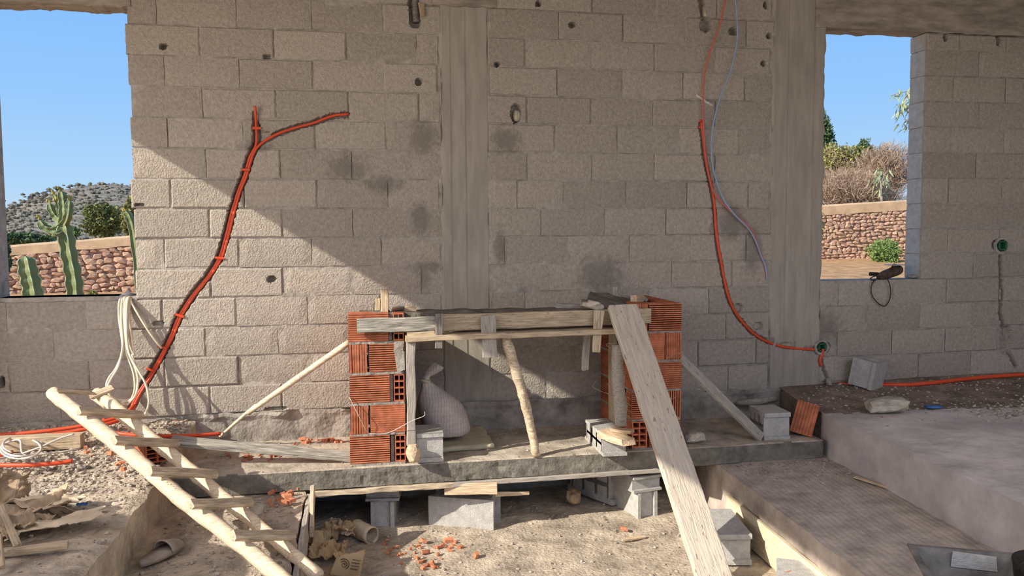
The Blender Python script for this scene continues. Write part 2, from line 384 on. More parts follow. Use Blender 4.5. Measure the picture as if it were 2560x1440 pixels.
# ------------------------------------------------------------------ floors
def terrain(name, x0, x1, y0, y1, hf, m, step=.03, skirt=None, kind='structure', parent=None, smooth=False, xf=None):
    nx = max(2, int((x1-x0)/step)); ny = max(2, int((y1-y0)/step)); mb = MB(); vs = []; fs = []
    for j in range(ny+1):
        for i in range(nx+1):
            x = lerp(x0, x1, i/nx); y = lerp(y0, y1, j/ny)
            if xf: x = xf(x, y, i/nx)
            vs.append((x, y, hf(x, y)))
    w = nx+1
    for j in range(ny):
        for i in range(nx): fs.append((j*w+i, j*w+i+1, (j+1)*w+i+1, (j+1)*w+i))
    if skirt is not None:
        loop = [i for i in range(w)]+[j*w+nx for j in range(1, ny+1)]+[ny*w+i for i in range(nx-1, -1, -1)]+[j*w for j in range(ny-1, 0, -1)]
        n = len(vs)
        for k in loop: vs.append((vs[k][0], vs[k][1], skirt))
        for a in range(len(loop)):
            b = (a+1) % len(loop); fs.append((loop[b], loop[a], n+a, n+b))
    o = mb.add(vs, fs).build(name, m, parent, smooth)
    if kind and parent is None: o['kind'] = kind
    return o
def rough(x, y, a=.012, b=.006): return nz(x*2.2, y*2.2, 1)*a+nz(x*9, y*9, 4)*b+nz(x*30, y*30, 7)*b*.7
PIT, CH, PL, SL, STEP = -.20, .15, .38, .28, .15
def h_left(x, y):
    e = max(0, 1+(y+.05)/.9) if y < 0 else 1
    return PL+.085*e*e+rough(x, y, .02, .012)-max(0, (x+1.19)/.05)*.015
def EDGE_U(y): return 3.36+(y+.4)*.075
def EDGE_S(y): return 2.47+(y+.85)*.065
terrain('floor', -.36, 2.5, -7.5, .15, lambda x, y: PIT+rough(x, y, .014, .007), M['dirt'], .035)
terrain('floor_left_platform', -2.6, -1.14, -7.5, -.0, h_left, M['dirt'], .028, PIT-.1, xf=lambda x, y, t: x+(nz(y*5, 2, 8)*.015 if t > .99 else 0))
terrain('floor_left_channel', -1.2, -.34, -7.5, -.78, lambda x, y: CH+rough(x, y, .02, .010)-.01, M['dirt'], .03, PIT-.1, xf=lambda x, y, t: x+(nz(y*6, 2, 1)*.02 if t > .99 else 0))
terrain('floor_step', 2.45, 3.4, -7.5, -.2, lambda x, y: STEP+rough(x, y, .008, .004), M['step'], .012 if False else .022, PIT-.1,
        xf=lambda x, y, t: lerp(EDGE_S(y), x, t)+(nz(y*5, 2, 1)*.012 if t < .01 else 0))
def h_up(x, y):
    b = max(0, 1+(y+.0)/.75); return .45+.09*b*b*(.6+.25*min(1.4, max(0, x-3.4)))+rough(x, y, .008, .005)
_fu = terrain('floor_upper', 3.28, 6.6, -7.5, .02, h_up, M['upper'], .04, PIT-.1, xf=lambda x, y, t: lerp(EDGE_U(y), x, t)+(nz(y*4, 2, 1)*.012 if t < .01 else 0))
_fu.data.materials.append(M['earth'])
for p in _fu.data.polygons:
    if p.center.y > -.78+.12*nz(p.center.x*2, 1, 1)+.05*nz(p.center.x*9, 3, 1)-.06*(p.center.x-4): p.material_index = 1
# hearth slab
slab = empty('hearth_slab', (1.0, -.4, .15), 'long fresh concrete hearth slab on formwork along the block wall', 'slab')
mb = MB(); vs = []; fs = []; nx_, ny_, nz_ = 200, 20, 8
def slab_front(x, z): return -.83+nz(x*4, 3, z*6)*.006+nz(x*30, 3, z*30)*.004*(1 if x < 2 else .4)+.020*max(0, nz(x*16, 1, z*20)-.15)*(1 if .0 < x < 1. else .4)
prof = []
for i in range(nx_+1):
    x = lerp(-1.15, 3.28, i/nx_); row = []
    for j in range(ny_+1): y = lerp(0.02, -.82, j/ny_); row.append((x, y, SL+rough(x, y, .006, .004)))
    for j in range(nz_+1): z = lerp(SL-.006, .152, j/nz_); row.append((x, slab_front(x, z), z))
    row.append((x, .02, .152)); prof.append(row)
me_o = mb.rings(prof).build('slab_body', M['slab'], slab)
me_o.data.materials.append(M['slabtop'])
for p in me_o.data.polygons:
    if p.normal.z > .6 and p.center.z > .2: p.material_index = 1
#OBJECTS
# under the slab: footing of the back wall, soil on both sides of the pit
mb = MB(); mb.box((2.0, .11, -.03), (9.4, .2, .7)); mb.build('footing', M['riser'], wall)
mb = MB(); mb.box((-.78, -.38, -.09), (.86, .86, .46)); tag(mb.build('floor_fill_left', M['earth']), kind='structure')
mb = MB(); mb.box((3.0, -.1, -.09), (1.0, .4, .46)); tag(mb.build('floor_fill_right', M['earth']), kind='structure')

# ------------------------------------------------------------------ more materials
def wood(name, col, var=.25, bump=.5, rough_=.85, col2=None, sc=6.):
    return mat(name, col, rough_, var, sc, bump, 9., .006, col2=col2, stretch=(1.2, 14, 14), rnd=.08, detail=8)
M['wood_pale'] = wood('pale_timber', (.62, .50, .355))
M['wood_pole'] = wood('peeled_pole', (.70, .575, .42), .16, .4)
M['wood_grey'] = wood('cement_greyed_timber', (.40, .365, .315), .28, .7)
M['wood_cem'] = wood('cement_coated_board', (.40, .375, .325), .3, 1.)
M['wood_board'] = wood('form_board', (.53, .41, .28), .28, .6)
M['wood_dark'] = wood('dark_weathered_batten', (.27, .24, .215), .3, .8)
M['plank'] = wood('worn_scaffold_plank', (.62, .53, .43), .13, 1., sc=4.)
M['cream'] = wood('cream_form_board', (.72, .61, .42), .14, .3)
M['chip'] = wood('fresh_split_wood', (.66, .50, .34), .2, .8)
M['brick'] = mat('red_clay_brick', (.52, .175, .09), .85, .18, 14, .3, 160, .002, rnd=.12)
M['orange'] = mat('orange_conduit_plastic', (.70, .085, .03), .45, .05, 5, 0, spec=.4)
M['redwire'] = mat('red_wire_plastic', (.62, .15, .13), .5, .05, 5, 0)
M['bluewire'] = mat('blue_wire_plastic', (.30, .42, .62), .5, .05, 5, 0)
M['hose'] = mat('clear_hose_plastic', (.80, .71, .54), .35, .08, 8, 0, spec=.5)
M['whitecable'] = mat('white_cable_plastic', (.62, .56, .50), .5, .08, 8, 0)
M['steelwire'] = mat('rusty_tie_wire', (.40, .30, .22), .6, .2, 30, 0)
M['rock'] = mat('limestone_lump', (.52, .46, .37), .95, .2, 9, .8, 40, .01)
M['gravel'] = mat('grey_gravel', (.47, .41, .34), .95, .3, 30, .4, 80, .004, coord='Position')
M['paper'] = mat('brown_sack_paper', (.43, .325, .22), .9, .2, 5, .4, 25, .006)
M['paperlight'] = mat('pale_sack_paper', (.64, .52, .37), .9, .15, 5, .3, 25, .006)
M['card'] = mat('brown_cardboard', (.50, .36, .205), .9, .12, 6, .2, 40, .003)
M['ink'] = mat('dark_print', (.10, .07, .05), .9, .1, 6, 0)
M['foam'] = mat('yellowed_foam_sheet', (.58, .52, .36), .9, .12, 5, .4, 30, .006)
M['rubber'] = mat('dusty_rubber', (.36, .30, .245), .85, .15, 8, .2, 40, .003)
M['black'] = mat('black_plastic', (.035, .028, .024), .6, .2, 6, .1, 40, .002)
M['green'] = mat('green_box_plastic', (.03, .15, .08), .6, .15, 20, .1, 60, .002)
M['metal'] = mat('cement_crusted_metal', (.20, .185, .165), .7, .3, 5, .6, 25, .008)
M['grinder'] = mat('dusty_tool_plastic', (.115, .075, .055), .65, .2, 20, .2, 60, .003)
M['disc'] = mat('worn_steel_disc', (.45, .46, .48), .5, .1, 10, .1, 60, .002)
M['cable'] = mat('black_cable', (.05, .042, .036), .6, .1, 6, 0)
M['blue'] = mat('blue_plastic_film', (.06, .17, .42), .5, .2, 10, .3, 30, .004)
M['wetmortar'] = mat('dark_mortar', (.185, .165, .135), .95, .25, 8, 1., 40, .012)

M['jointgrey'] = mat('grey_joint_mortar', (.31, .285, .245), .95, .2, 20, .8, 60, .006, coord='Position')
M['whiteplaster'] = mat('white_plaster', (.72, .68, .62), .9, .1, 20, .3, 60, .004)
def flecks(nt, out):
    N, Lk = nt.nodes, nt.links; g = N.new('ShaderNodeTexCoord'); mp = N.new('ShaderNodeMapping'); mp.inputs['Scale'].default_value = (9, 34, 34); Lk.new(g.outputs['Object'], mp.inputs[0])
    n = N.new('ShaderNodeTexNoise'); n.inputs['Scale'].default_value = 2.4; n.inputs['Detail'].default_value = 3; Lk.new(mp.outputs[0], n.inputs['Vector'])
    r_ = N.new('ShaderNodeMapRange'); r_.inputs['From Min'].default_value = .64; r_.inputs['From Max'].default_value = .70; r_.inputs['To Max'].default_value = .75; Lk.new(n.outputs['Fac'], r_.inputs['Value'])
    mx = N.new('ShaderNodeMix'); mx.data_type = 'RGBA'; Lk.new(r_.outputs[0], mx.inputs['Factor']); Lk.new(out, mx.inputs[6]); mx.inputs[7].default_value = (.16, .12, .09, 1); return mx.outputs[2]
M['plank'] = mat('worn_scaffold_plank', (.62, .53, .43), .85, .10, 4., .9, 9., .006, stretch=(1.2, 14, 14), rnd=.05, detail=8, extra=flecks)
M['wood_grey'] = mat('cement_greyed_timber', (.42, .38, .33), .85, .16, 6., .7, 9., .006, stretch=(1.2, 14, 14), rnd=.08, detail=8, extra=flecks)
M['wood_board'] = mat('form_board', (.53, .42, .29), .85, .2, 6., .6, 9., .006, stretch=(1.2, 14, 14), rnd=.08, detail=8, extra=flecks)
# ------------------------------------------------------------------ builders
def frame(xdir, ydir):
    x = Vector(xdir).normalized(); y = Vector(ydir); y = (y-x*y.dot(x)).normalized(); z = x.cross(y)
    return Matrix((x, y, z)).transposed()
def place(o, loc, rot, parent=None):
    p = Vector(loc)-(Vector(parent.location) if parent is not None else Vector())
    o.parent = parent; o.matrix_basis = Matrix.Translation(p) @ rot.to_4x4(); return o
def board_mesh(name, L, w, t, m, jit=.003, n=12, cut=0., bow=0., taper=0., c=.004):
    """length along local x, width along y, thickness along z"""
    mb = MB(); rings = []; sd = R.uniform(0, 99); c = min(c, t*.3, w*.3)
    for i in range(n+1):
        s_ = i/n; x = (s_-.5)*L; ww = w*(1-taper*s_)/2; tt = t/2; b = bow*(1-(2*s_-1)**2)
        pr = [(-ww+c, -tt), (ww-c, -tt), (ww, -tt+c), (ww, tt-c), (ww-c, tt), (-ww+c, tt), (-ww, tt-c), (-ww, -tt+c)]
        rg = []
        for k, (y, z) in enumerate(pr):
            dy = nz(x*7, sd, k*.3)*jit*1.3; dz = nz(x*7, sd+20, k*.3)*jit
            dx = nz(y*40, sd, z*40+s_*9)*cut if i in (0, n) else 0
            rg.append((x+dx, y+dy, z+dz+b))
        rings.append(rg)
    mb.rings(rings)
    me = bpy.data.meshes.new(name); me.from_pydata([tuple(p) for p in mb.v], [], mb.f); me.materials.append(m)
    return me
def board(name, P0, P1, w, t, wdir, m, parent=None, **k):
    P0, P1 = Vector(P0), Vector(P1); d = P1-P0
    o = obj(name, board_mesh(name, d.length, w, t, m, **k))
    return place(o, (P0+P1)/2, frame(d, wdir), parent)
def pole(name, pts, rad, m, parent=None, n=10, jit=.25, per=6, loc=None, cap=True):
    P = spline(pts, per) if len(pts) > 2 else [Vector(pts[0]).lerp(Vector(pts[1]), i/14) for i in range(15)]
    if isinstance(rad, (list, tuple)):
        rs = [rad[min(len(rad)-2, int(i/(len(P)-1)*(len(rad)-1)))]+(rad[min(len(rad)-1, int(i/(len(P)-1)*(len(rad)-1))+1)]-rad[min(len(rad)-2, int(i/(len(P)-1)*(len(rad)-1)))])*((i/(len(P)-1)*(len(rad)-1)) % 1 if i < len(P)-1 else 1) for i in range(len(P))]
    else: rs = [rad]*len(P)
    P = [p+Vector((nz(i*.5, rad if not isinstance(rad, (list, tuple)) else rad[0], 3), nz(i*.5, 8, 1), nz(i*.5, 5, 9)))*jit*rs[i]*.6 for i, p in enumerate(P)] if jit else P
    L = Vector(P[0]) if loc is None else Vector(loc)
    mb = MB(); mb.tube(P, rs, n, cap, jit, seed=R.random())
    return mb.build(name, m, parent, True, loc=L)
def cable(name, pts, r, m, parent=None, per=8, n=7):
    return pole(name, pts, r, m, parent, n, 0, per)
def hollow_block_mesh(L=.49, W=.195, Hh=.195):
    mb = MB(); t = .03; nt = .045
    for s_ in (-1, 1): mb.box((0, s_*(W/2-t/2), 0), (L, t, Hh), jit=.0012)
    for x in (-L/2+nt, L/2-nt): mb.box((x, 0, 0), (.03, W-2*t+.002, Hh-.002))
    for x in (-L*.14, L*.14): mb.box((x, 0, -.004), (.026, W-2*t+.002, Hh-.01))
    mb.box((0, 0, -.004), (L-2*nt, .024, Hh-.01))
    mb.box((0, 0, -Hh/2+.008), (L-2*nt, W-2*t, .014))
    me = bpy.data.meshes.new('hollow_block'); me.from_pydata([tuple(p) for p in mb.v], [], mb.f); me.materials.append(M['block_new']); return me
HB = hollow_block_mesh()
def hblock(loc, xdir, ydir, label, scale=(1, 1, 1), name='concrete_block', group='loose concrete blocks'):
    o = obj(name, HB); place(o, loc, frame(xdir, ydir)); o.scale = scale
    return tag(o, label, 'block', group)
def brick_mesh(L=.25, Hh=.185, T=.12, cols=2, rows=4, ribs=(7, 13)):
    mb = MB(); prof = []; g = .0028
    def side(a, b, n, nrm):
        a, b, nrm = Vector(a), Vector(b), Vector(nrm)
        for i in range(n):
            for t, d in ((0, 0), (.55, 0), (.6, g), (.95, g)): prof.append(a+(b-a)*((i+t)/n)-nrm*d)
    y, z = T/2, Hh/2
    side((-y, -z), (y, -z), ribs[0], (0, -1)); side((y, -z), (y, z), ribs[1], (1, 0)); side((y, z), (-y, z), ribs[0], (0, 1)); side((-y, z), (-y, -z), ribs[1], (-1, 0))
    mb.rings([[(x, p.x, p.y) for p in prof] for x in (-L/2, L/2)], cap=False)
    w = .009; Ti, Hi = T-2*g, Hh-2*g
    for i in range(cols+1): mb.box((0, lerp(-Ti/2+w/2, Ti/2-w/2, i/cols), 0), (L-.001, w, Hi))
    for j in range(rows+1): mb.box((0, 0, lerp(-Hi/2+w/2, Hi/2-w/2, j/rows)), (L-.002, Ti-.001, w))
    me = bpy.data.meshes.new('hollow_brick'); me.from_pydata([tuple(p) for p in mb.v], [], mb.f); me.materials.append(M['brick'])
    bm = bmesh.new(); bm.from_mesh(me); bmesh.ops.recalc_face_normals(bm, faces=bm.faces); bm.to_mesh(me); bm.free()
    return me
BR = brick_mesh()
def lump(name, loc, size, m, parent=None, seed=None, sub=2, flat=.0, amp=.35, rot=None):
    sd = R.uniform(0, 50) if seed is None else seed
    bm = bmesh.new(); bmesh.ops.create_icosphere(bm, subdivisions=sub, radius=.5)
    for v in bm.verts:
        k = 1+amp*nz(v.co.x*1.8+sd, v.co.y*1.8, v.co.z*1.8)+amp*.4*nz(v.co.x*5+sd, v.co.y*5, v.co.z*5)
        q = v.co*k
        for a in range(3): q[a] = math.copysign(min(abs(q[a]), .40), q[a])*1.2
        v.co = Vector((q.x*size[0], q.y*size[1], q.z*size[2]))
    me = bpy.data.meshes.new(name); bm.to_mesh(me); bm.free(); me.materials.append(m)
    o = obj(name, me); return place(o, loc, rot if rot is not None else Matrix.Rotation(R.uniform(0, 6), 3, 'Z'), parent)

# ------------------------------------------------------------------ brick pillars of the fireplace
def pillar(name, label, x0, x1, yf, zb, zt, flip):
    W = x1-x0; n = 5; ch = (zt-zb)/n; p = empty(name, ((x0+x1)/2, yf+.3, zb), label, 'pillar', 'brick pillars of the unfinished fireplace')
    bh = ch-.014
    def br(xa, xb, ya, yb, za, zc, axis):
        o = obj('brick', BR)
        c = ((xa+xb)/2, (ya+yb)/2, (za+zc)/2); dx, dy, dz = xb-xa, yb-ya, zc-za
        if axis == 'x': rot = Matrix.Identity(3); s_ = (dx/.25, dy/.12, dz/.185)
        elif axis == 'y': rot = Matrix.Rotation(math.pi/2, 3, 'Z'); s_ = (dy/.25, dx/.12, dz/.185)
        else: rot = Matrix.Rotation(math.pi/2, 3, 'Y') @ Matrix.Rotation(math.pi/2, 3, 'X'); s_ = (dz/.25, dx/.12, dy/.185)
        rot = rot @ Matrix.Rotation(R.uniform(-.012, .012), 3, 'Z')
        place(o, c, rot, p); o.scale = s_
    core = MB()
    for k in range(n):
        za = zb+k*ch+.012; zc = za+bh; off = R.uniform(-.006, .006); ya = yf+R.uniform(0, .006); yb = ya+.12
        if flip is False:
            if k in (0, 2, 4): br(x0+off, x0+off+.255, ya, yb, za, zc, 'x'); br(x0+.285, x1, ya, yb+.1, za, zc, 'y')
            else: br(x0+off, x0+off+.115, ya, yb, za, zc, 'z'); br(x0+.128+off, x1, ya, yb, za, zc, 'x')
        else:
            if k == 0: br(x0, x0+.115, ya, yb+.1, za, zc, 'y'); br(x0+.13, x1+off, ya, yb, za, zc, 'x')
            elif k in (2, 4): br(x0, x0+.11, ya, yb, za, zc, 'z'); br(x0+.122, x1+off, ya, yb, za, zc, 'x')
            else: br(x0, x1-.125, ya, yb, za, zc, 'x'); br(x1-.115+off, x1+off, ya, yb, za, zc, 'z')
        for ys in (yf+.135+.1*(k % 2), yf+.40+.05*(k % 2)):
            zc = za+bh if flip or k < 4 else za+.105
            ye = min(ys+.25, yf+.66) if ys < yf+.35 else yf+.74
            br(x0+.004, x0+.12, ys, ye, za, zc, 'y'); br(x1-.12, x1-.004, ys, ye, za, zc, 'y')
        # bed of mortar squeezed between the courses
        nx = 26; rings = []
        for i in range(nx+1):
            x = lerp(x0+.004, x1-.004, i/nx); yy = yf+.004-.006*max(0, nz(x*20, k, 3))+nz(x*50, k, 1)*.004; dz = .004*nz(x*17, k, 8)
            rings.append([(x, yy, zb+k*ch-.002+dz), (x, yf+.74, zb+k*ch-.002), (x, yf+.74, zb+k*ch+.014), (x, yy+.002, zb+k*ch+.014+dz*.8)])
        core.rings(rings)
    for xm in ((x0+.27,) if not flip else (x1-.12,)): core.box((xm, yf+.07, (zb+zt)/2-.01), (.02, .09, zt-zb-.04))
    core.box(((x0+x1)/2, yf+.42, (zb+zt)/2-.06), (W-.26, .6, zt-zb-.14))
    core.build('mortar_joint', M['jointgrey'], p)
    return p
pl_ = pillar('brick_pillar', 'sunlit hollow red brick pillar left of the fireplace opening', -.055, .30, -.805, SL, 1.275, False)
pr_ = pillar('brick_pillar', 'shaded hollow red brick pillar right of the fireplace opening', 1.845, 2.205, -.805, SL, 1.292, True)
mb = MB(); mb.box((.27, -.815, .965), (.05, .03, .13), jit=.012); mb.box((.265, -.81, 1.05), (.06, .02, .07), jit=.008); mb.build('mortar_smear', M['mortar'], pl_)
# tie wires in the pillar joints
def wire(pts, label, parent=None, m='steelwire', r=.0022):
    o = cable('tie_wire', pts, r, M[m], None, 6, 5); return tag(o, label, 'wire', 'bent tie wires on the brick pillars')
Yp = -.83
wire([at(873, 993, Y=-.81), at(897, 1040, Y=-.845), at(918, 1083, Y=-.82)], 'short straight pale wire on the left brick pillar', m='whitecable')
wire([at(920, 1084, Y=-.815), at(970, 1082, Y=-.84), at(1030, 1052, Y=-.90), at(1060, 1040, Y=-.92), at(1062, 1029, Y=-.92)], 'long hooked pale wire crossing the left brick pillar', m='whitecable')
wire([at(1555, 997, Y=-.815), at(1535, 990, Y=-.9), at(1485, 970, Y=-.93), at(1486, 960, Y=-.9), at(1493, 950, Y=-.84)], 'bent wire below the leaning prop of the right pillar')
wire([at(1555, 940, Y=-.86), at(1530, 953, Y=-.84), at(1518, 960, Y=-.8)], 'short rusty wire behind the leaning round prop')
wire([at(1560, 860, Y=-.86), at(1525, 858, Y=-.85), at(1516, 863, Y=-.85), at(1532, 872, Y=-.85)], 'small hairpin wire beside the top of the plank')
wire([at(1655, 905, Y=-.81), at(1690, 885, Y=-.84), at(1722, 880, Y=-.85)], 'wire sticking out right of the right pillar')
wire([at(1655, 1010, Y=-.81), at(1690, 992, Y=-.84)], 'rusty wire low on the right pillar')

# ------------------------------------------------------------------ formwork of the mantel beam
def wz(u, v, Y): return at(u, v, Y=Y)
YF = -.835
FG = 'formwork timbers of the fireplace'
def tboard(name, a, b, w, t, wd, m, label, cat='board', grp=FG, **k):
    o = board(name, a, b, w, t, wd, M[m], **k); return tag(o, label, cat, grp)
tboard('form_board', wz(892, 815, YF), wz(1097, 808, YF), .090, .032, (0, 0, 1), 'wood_cem', 'short cement-coated board nailed across the left brick pillar', jit=.004)
tboard('form_board', wz(1096, 807, YF+.03), wz(1626, 789, YF+.03), .105, .03, (0, 0, 1), 'wood_board', 'long mantel form board spanning between both brick pillars', n=30)
tboard('form_board', wz(1012, 843, YF+.05), wz(1560, 823, YF+.05), .22, .034, (0, 1, 0), 'wood_board', 'thick soffit board under the long mantel form board', n=30, jit=.006)
tboard('form_board', wz(1018, 836, YF+.005), wz(1086, 834, YF+.005), .035, .03, (0, 0, 1), 'wood_pale', 'short rough offcut below the cement-coated board', jit=.006, cut=.02)
tboard('batten', wz(1098, 784, YF-.035), wz(1097, 870, YF-.035), .047, .028, (1, 0, 0), 'wood_dark', 'dark narrow batten nailed upright to the mantel formwork', jit=.004)
tboard('batten', wz(1220, 790, YF-.022), wz(1225, 893, YF-.022), .096, .022, (1, 0, 0), 'wood_grey', 'wide grey batten nailed upright at mid mantel', jit=.003, cut=.01)
tboard('batten', wz(1498, 776, YF-.022), wz(1490, 880, YF-.022), .070, .024, (1, 0, 0), 'wood_pale', 'pale batten beside the top of the leaning plank', jit=.003, taper=.25)
tboard('post', wz(1027, 848, YF+.01), wz(1028, 1112, YF+.01), .055, .05, (1, 0, 0), 'wood_grey', 'cement-greyed upright post against the left brick pillar', 'post', jit=.006, n=18)
tboard('form_board', (.352, -.66, .34), (.352, -.66, 1.10), .22, .026, (0, 1, 0), 'wood_board', 'wide upright board lining the inner face of the left pillar')
tboard('form_board', (1.80, -.52, .30), (1.80, -.52, 1.09), .12, .03, (0, 1, 0), 'wood_board', 'upright board lining the inner face of the right pillar')
tboard('batten', wz(1468, 828, -.70), wz(1462, 924, -.70), .05, .03, (1, 0, 0), 'wood_grey', 'short grey batten hanging under the right end of the mantel', jit=.004, cut=.02)
# props
b0 = at(1341, 1140, Z=SL+.005)
tag(pole('timber_prop', [wz(1262, 842, -.80), wz(1283, 905, -.84), wz(1306, 985, -.83), wz(1325, 1060, -.80), b0], [.036, .034, .034, .03, .026], M['wood_pale'], jit=.35), 'crooked split prop leaning in the middle of the fireplace', 'prop', FG)
tag(pole('timber_prop', [wz(1543, 862, -.86), wz(1545, 940, -.88), wz(1550, 1010, -.89), wz(1552, 1064, -.89)], [.036, .044, .047, .04], M['wood_grey'], jit=.18), 'thick round grey prop in front of the right pillar', 'prop', FG)
# big leaning plank
pt, pb = wz(1556, 766, YF-.055), at(1800, 1490, Z=PIT+.02)
sd = (pb-pt).cross(Vector((.06, -1, .15))).normalized()
tag(board('scaffold_plank', pt, pb, .205, .042, sd, M['plank'], n=40, jit=.006, cut=.02, c=.006), 'long worn plank leaning from the floor onto the mantel formwork', 'plank')
# top of the mantel
mb = MB(); rings = []
for i in range(60):
    x = lerp(.02, 1.93, i/59); z = 1.262-.0105*(x)+nz(x*9, 2, 2)*.008; y = YF+.050+nz(x*14, 5, 1)*.012
    rings.append([(x, y, z-.02), (x, -.50, z-.02), (x, -.50, z+.004+nz(x*8, 3, 1)*.006), (x, y+.03, z+.012+nz(x*12, 4, 1)*.008), (x, y, z)])
tag(mb.rings(rings).build('mortar_bed', M['wetmortar'], smooth=False), 'bed of dark mortar along the top of the mantel form', 'mortar')
o = lump('stone_chunk', wz(1482, 762, -.79), (.16, .08, .06), M['rock'], sub=2, amp=.8, rot=Matrix.Rotation(-.1, 3, 'Z') @ Matrix.Rotation(.25, 3, 'Y')); tag(o, 'pale rough stone edge beside the tilted mortar slab', 'stone')
tboard('wood_offcut', wz(1390, 764, -.6), wz(1475, 770, -.62), .05, .035, (0, 1, .1), 'wood_grey', 'pale board end lying on the mantel left of the mortar slab', 'offcut', 'wood offcuts on the mantel')
tboard('wood_offcut', wz(1538, 742, -.45), wz(1538, 717, -.45), .034, .03, (1, 0, 0), 'wood_grey', 'small grey peg standing behind the mortar slab', 'offcut', 'wood offcuts on the mantel')
tboard('wood_offcut', wz(1584, 747, -.6), wz(1602, 747, -.5), .05, .05, (0, 0, 1), 'chip', 'yellowish wood cube on the right pillar top', 'offcut', 'wood offcuts on the mantel')
tboard('wood_offcut', wz(1597, 737, -.5), wz(1616, 752, -.5), .03, .03, (0, 1, 0), 'wood_grey', 'small pale stick beside the yellowish wood cube', 'offcut', 'wood offcuts on the mantel')
tboard('wood_offcut', wz(961, 786, -.70), wz(961, 725, -.70), .045, .045, (1, 0, 0), 'chip', 'split wooden peg standing on the left pillar', 'offcut', 'wood offcuts on the mantel', jit=.006, cut=.01)
tboard('wood_offcut', wz(944, 786, -.55), wz(945, 747, -.55), .035, .03, (1, 0, .1), 'chip', 'short split peg left of the taller one on the left pillar', 'offcut', 'wood offcuts on the mantel', jit=.006, cut=.02)
tboard('wood_offcut', wz(975, 774, -.73), wz(1010, 770, -.71), .10, .02, (.2, 1, -.5), 'wood_cem', 'crusted board scrap tilted on the left pillar', 'offcut', 'wood offcuts on the mantel', jit=.008, cut=.02)
tboard('wood_offcut', wz(1008, 773, -.68), wz(1040, 771, -.68), .04, .03, (0, 0, 1), 'chip', 'small orange-brown wood scrap right of the crusted board', 'offcut', 'wood offcuts on the mantel')
# blocks, chunks and sack in the fireplace
hblock((.455, -.715, SL+.105), (0, 1, 0), (0, 0, 1), 'concrete block lying end-on at the foot of the left pillar', (.48, 1, .9))
o = lump('wood_chunk', at(1033, 1133, Y=-.88), (.085, .08, .12), M['chip'], sub=2, amp=.3); tag(o, 'splintered wood chunk under the upright post of the left pillar', 'wood chunk')
e0, e1 = at(1538, 1141, Z=SL), at(1478, 1085, Z=SL); dd = (e1-e0); dd.z = 0; dd.normalize()
hblock(e0+dd*.24+Vector((0, 0, .075)), dd, (0, 0, 1), 'half-lit concrete block lying by the foot of the right pillar', (.98, .75, .85))
o = tboard('wood_chunk', at(1508, 1082, Z=SL+.155), at(1572, 1105, Z=SL+.175), .10, .05, (.7, .7, 0), 'chip', 'rough sunlit wedge of wood on the half-lit block', 'wood chunk', None, jit=.012, cut=.02, n=10)
o = tboard('wood_chunk', at(1530, 1072, Z=SL+.20), at(1580, 1080, Z=SL+.20), .07, .025, (.6, .8, 0), 'chip', 'thinner wood wedge under the thick round prop', 'wood chunk', None, jit=.008, cut=.02, n=8)
for o_ in [q for q in COL.objects if q.get('group') == '']: del o_['group']
# foam sheet
def sheet(name, quad, thick, m, n=12, amp=.01, bite=.0, parent=None):
    """thick uneven sheet spanned by four corner points"""
    a, b, c, d = [Vector(q) for q in quad]; mb = MB(); top = []; sd = R.uniform(0, 40)
    for j in range(n+1):
        for i in range(n+1):
            s_, t = i/n, j/n
            es = s_+(nz(t*5, sd, 1)*bite if i in (0, n) else 0); et = t+(nz(s_*5, sd, 3)*bite if j in (0, n) else 0)
            p = a.lerp(b, es).lerp(d.lerp(c, es), et); p = p+Vector((0, 0, amp*(nz(s_*4+sd, t*4, 2)+.5*nz(s_*9+sd, t*9, 6)))); top.append(p)
    vs = top+[p-Vector((0, 0, thick)) for p in top]; w = n+1; N_ = w*w; fs = []
    for j in range(n):
        for i in range(n):
            q = (j*w+i, j*w+i+1, (j+1)*w+i+1, (j+1)*w+i); fs.append(q); fs.append(tuple(N_+k for k in reversed(q)))
    loop = [i for i in range(w)]+[j*w+n for j in range(1, n+1)]+[n*w+i for i in range(n-1, -1, -1)]+[j*w for j in range(n-1, 0, -1)]
    for k in range(len(loop)): l2 = loop[(k+1) % len(loop)]; fs.append((loop[k], l2, N_+l2, N_+loop[k]))
    return mb.add(vs, fs).build(name, m, parent, True)
tag(sheet('mortar_slab', (at(1456, 752, Y=-.78), at(1604, 778, Y=-.81), at(1598, 752, Y=-.45), at(1480, 727, Y=-.48)), .045, M['wetmortar'], 14, .018, .06), 'dark mortar-covered slab tilted on the right end of the mantel', 'slab')
zf = SL+.035
tag(sheet('foam_sheet', (at(1090, 1122, Z=zf), at(1236, 1110, Z=zf), at(1205, 1062, Z=zf), at(1085, 1075, Z=zf)), .03, M['foam'], amp=.008, bite=.03), 'yellowed foam sheet lying under the tied sack', 'foam sheet')
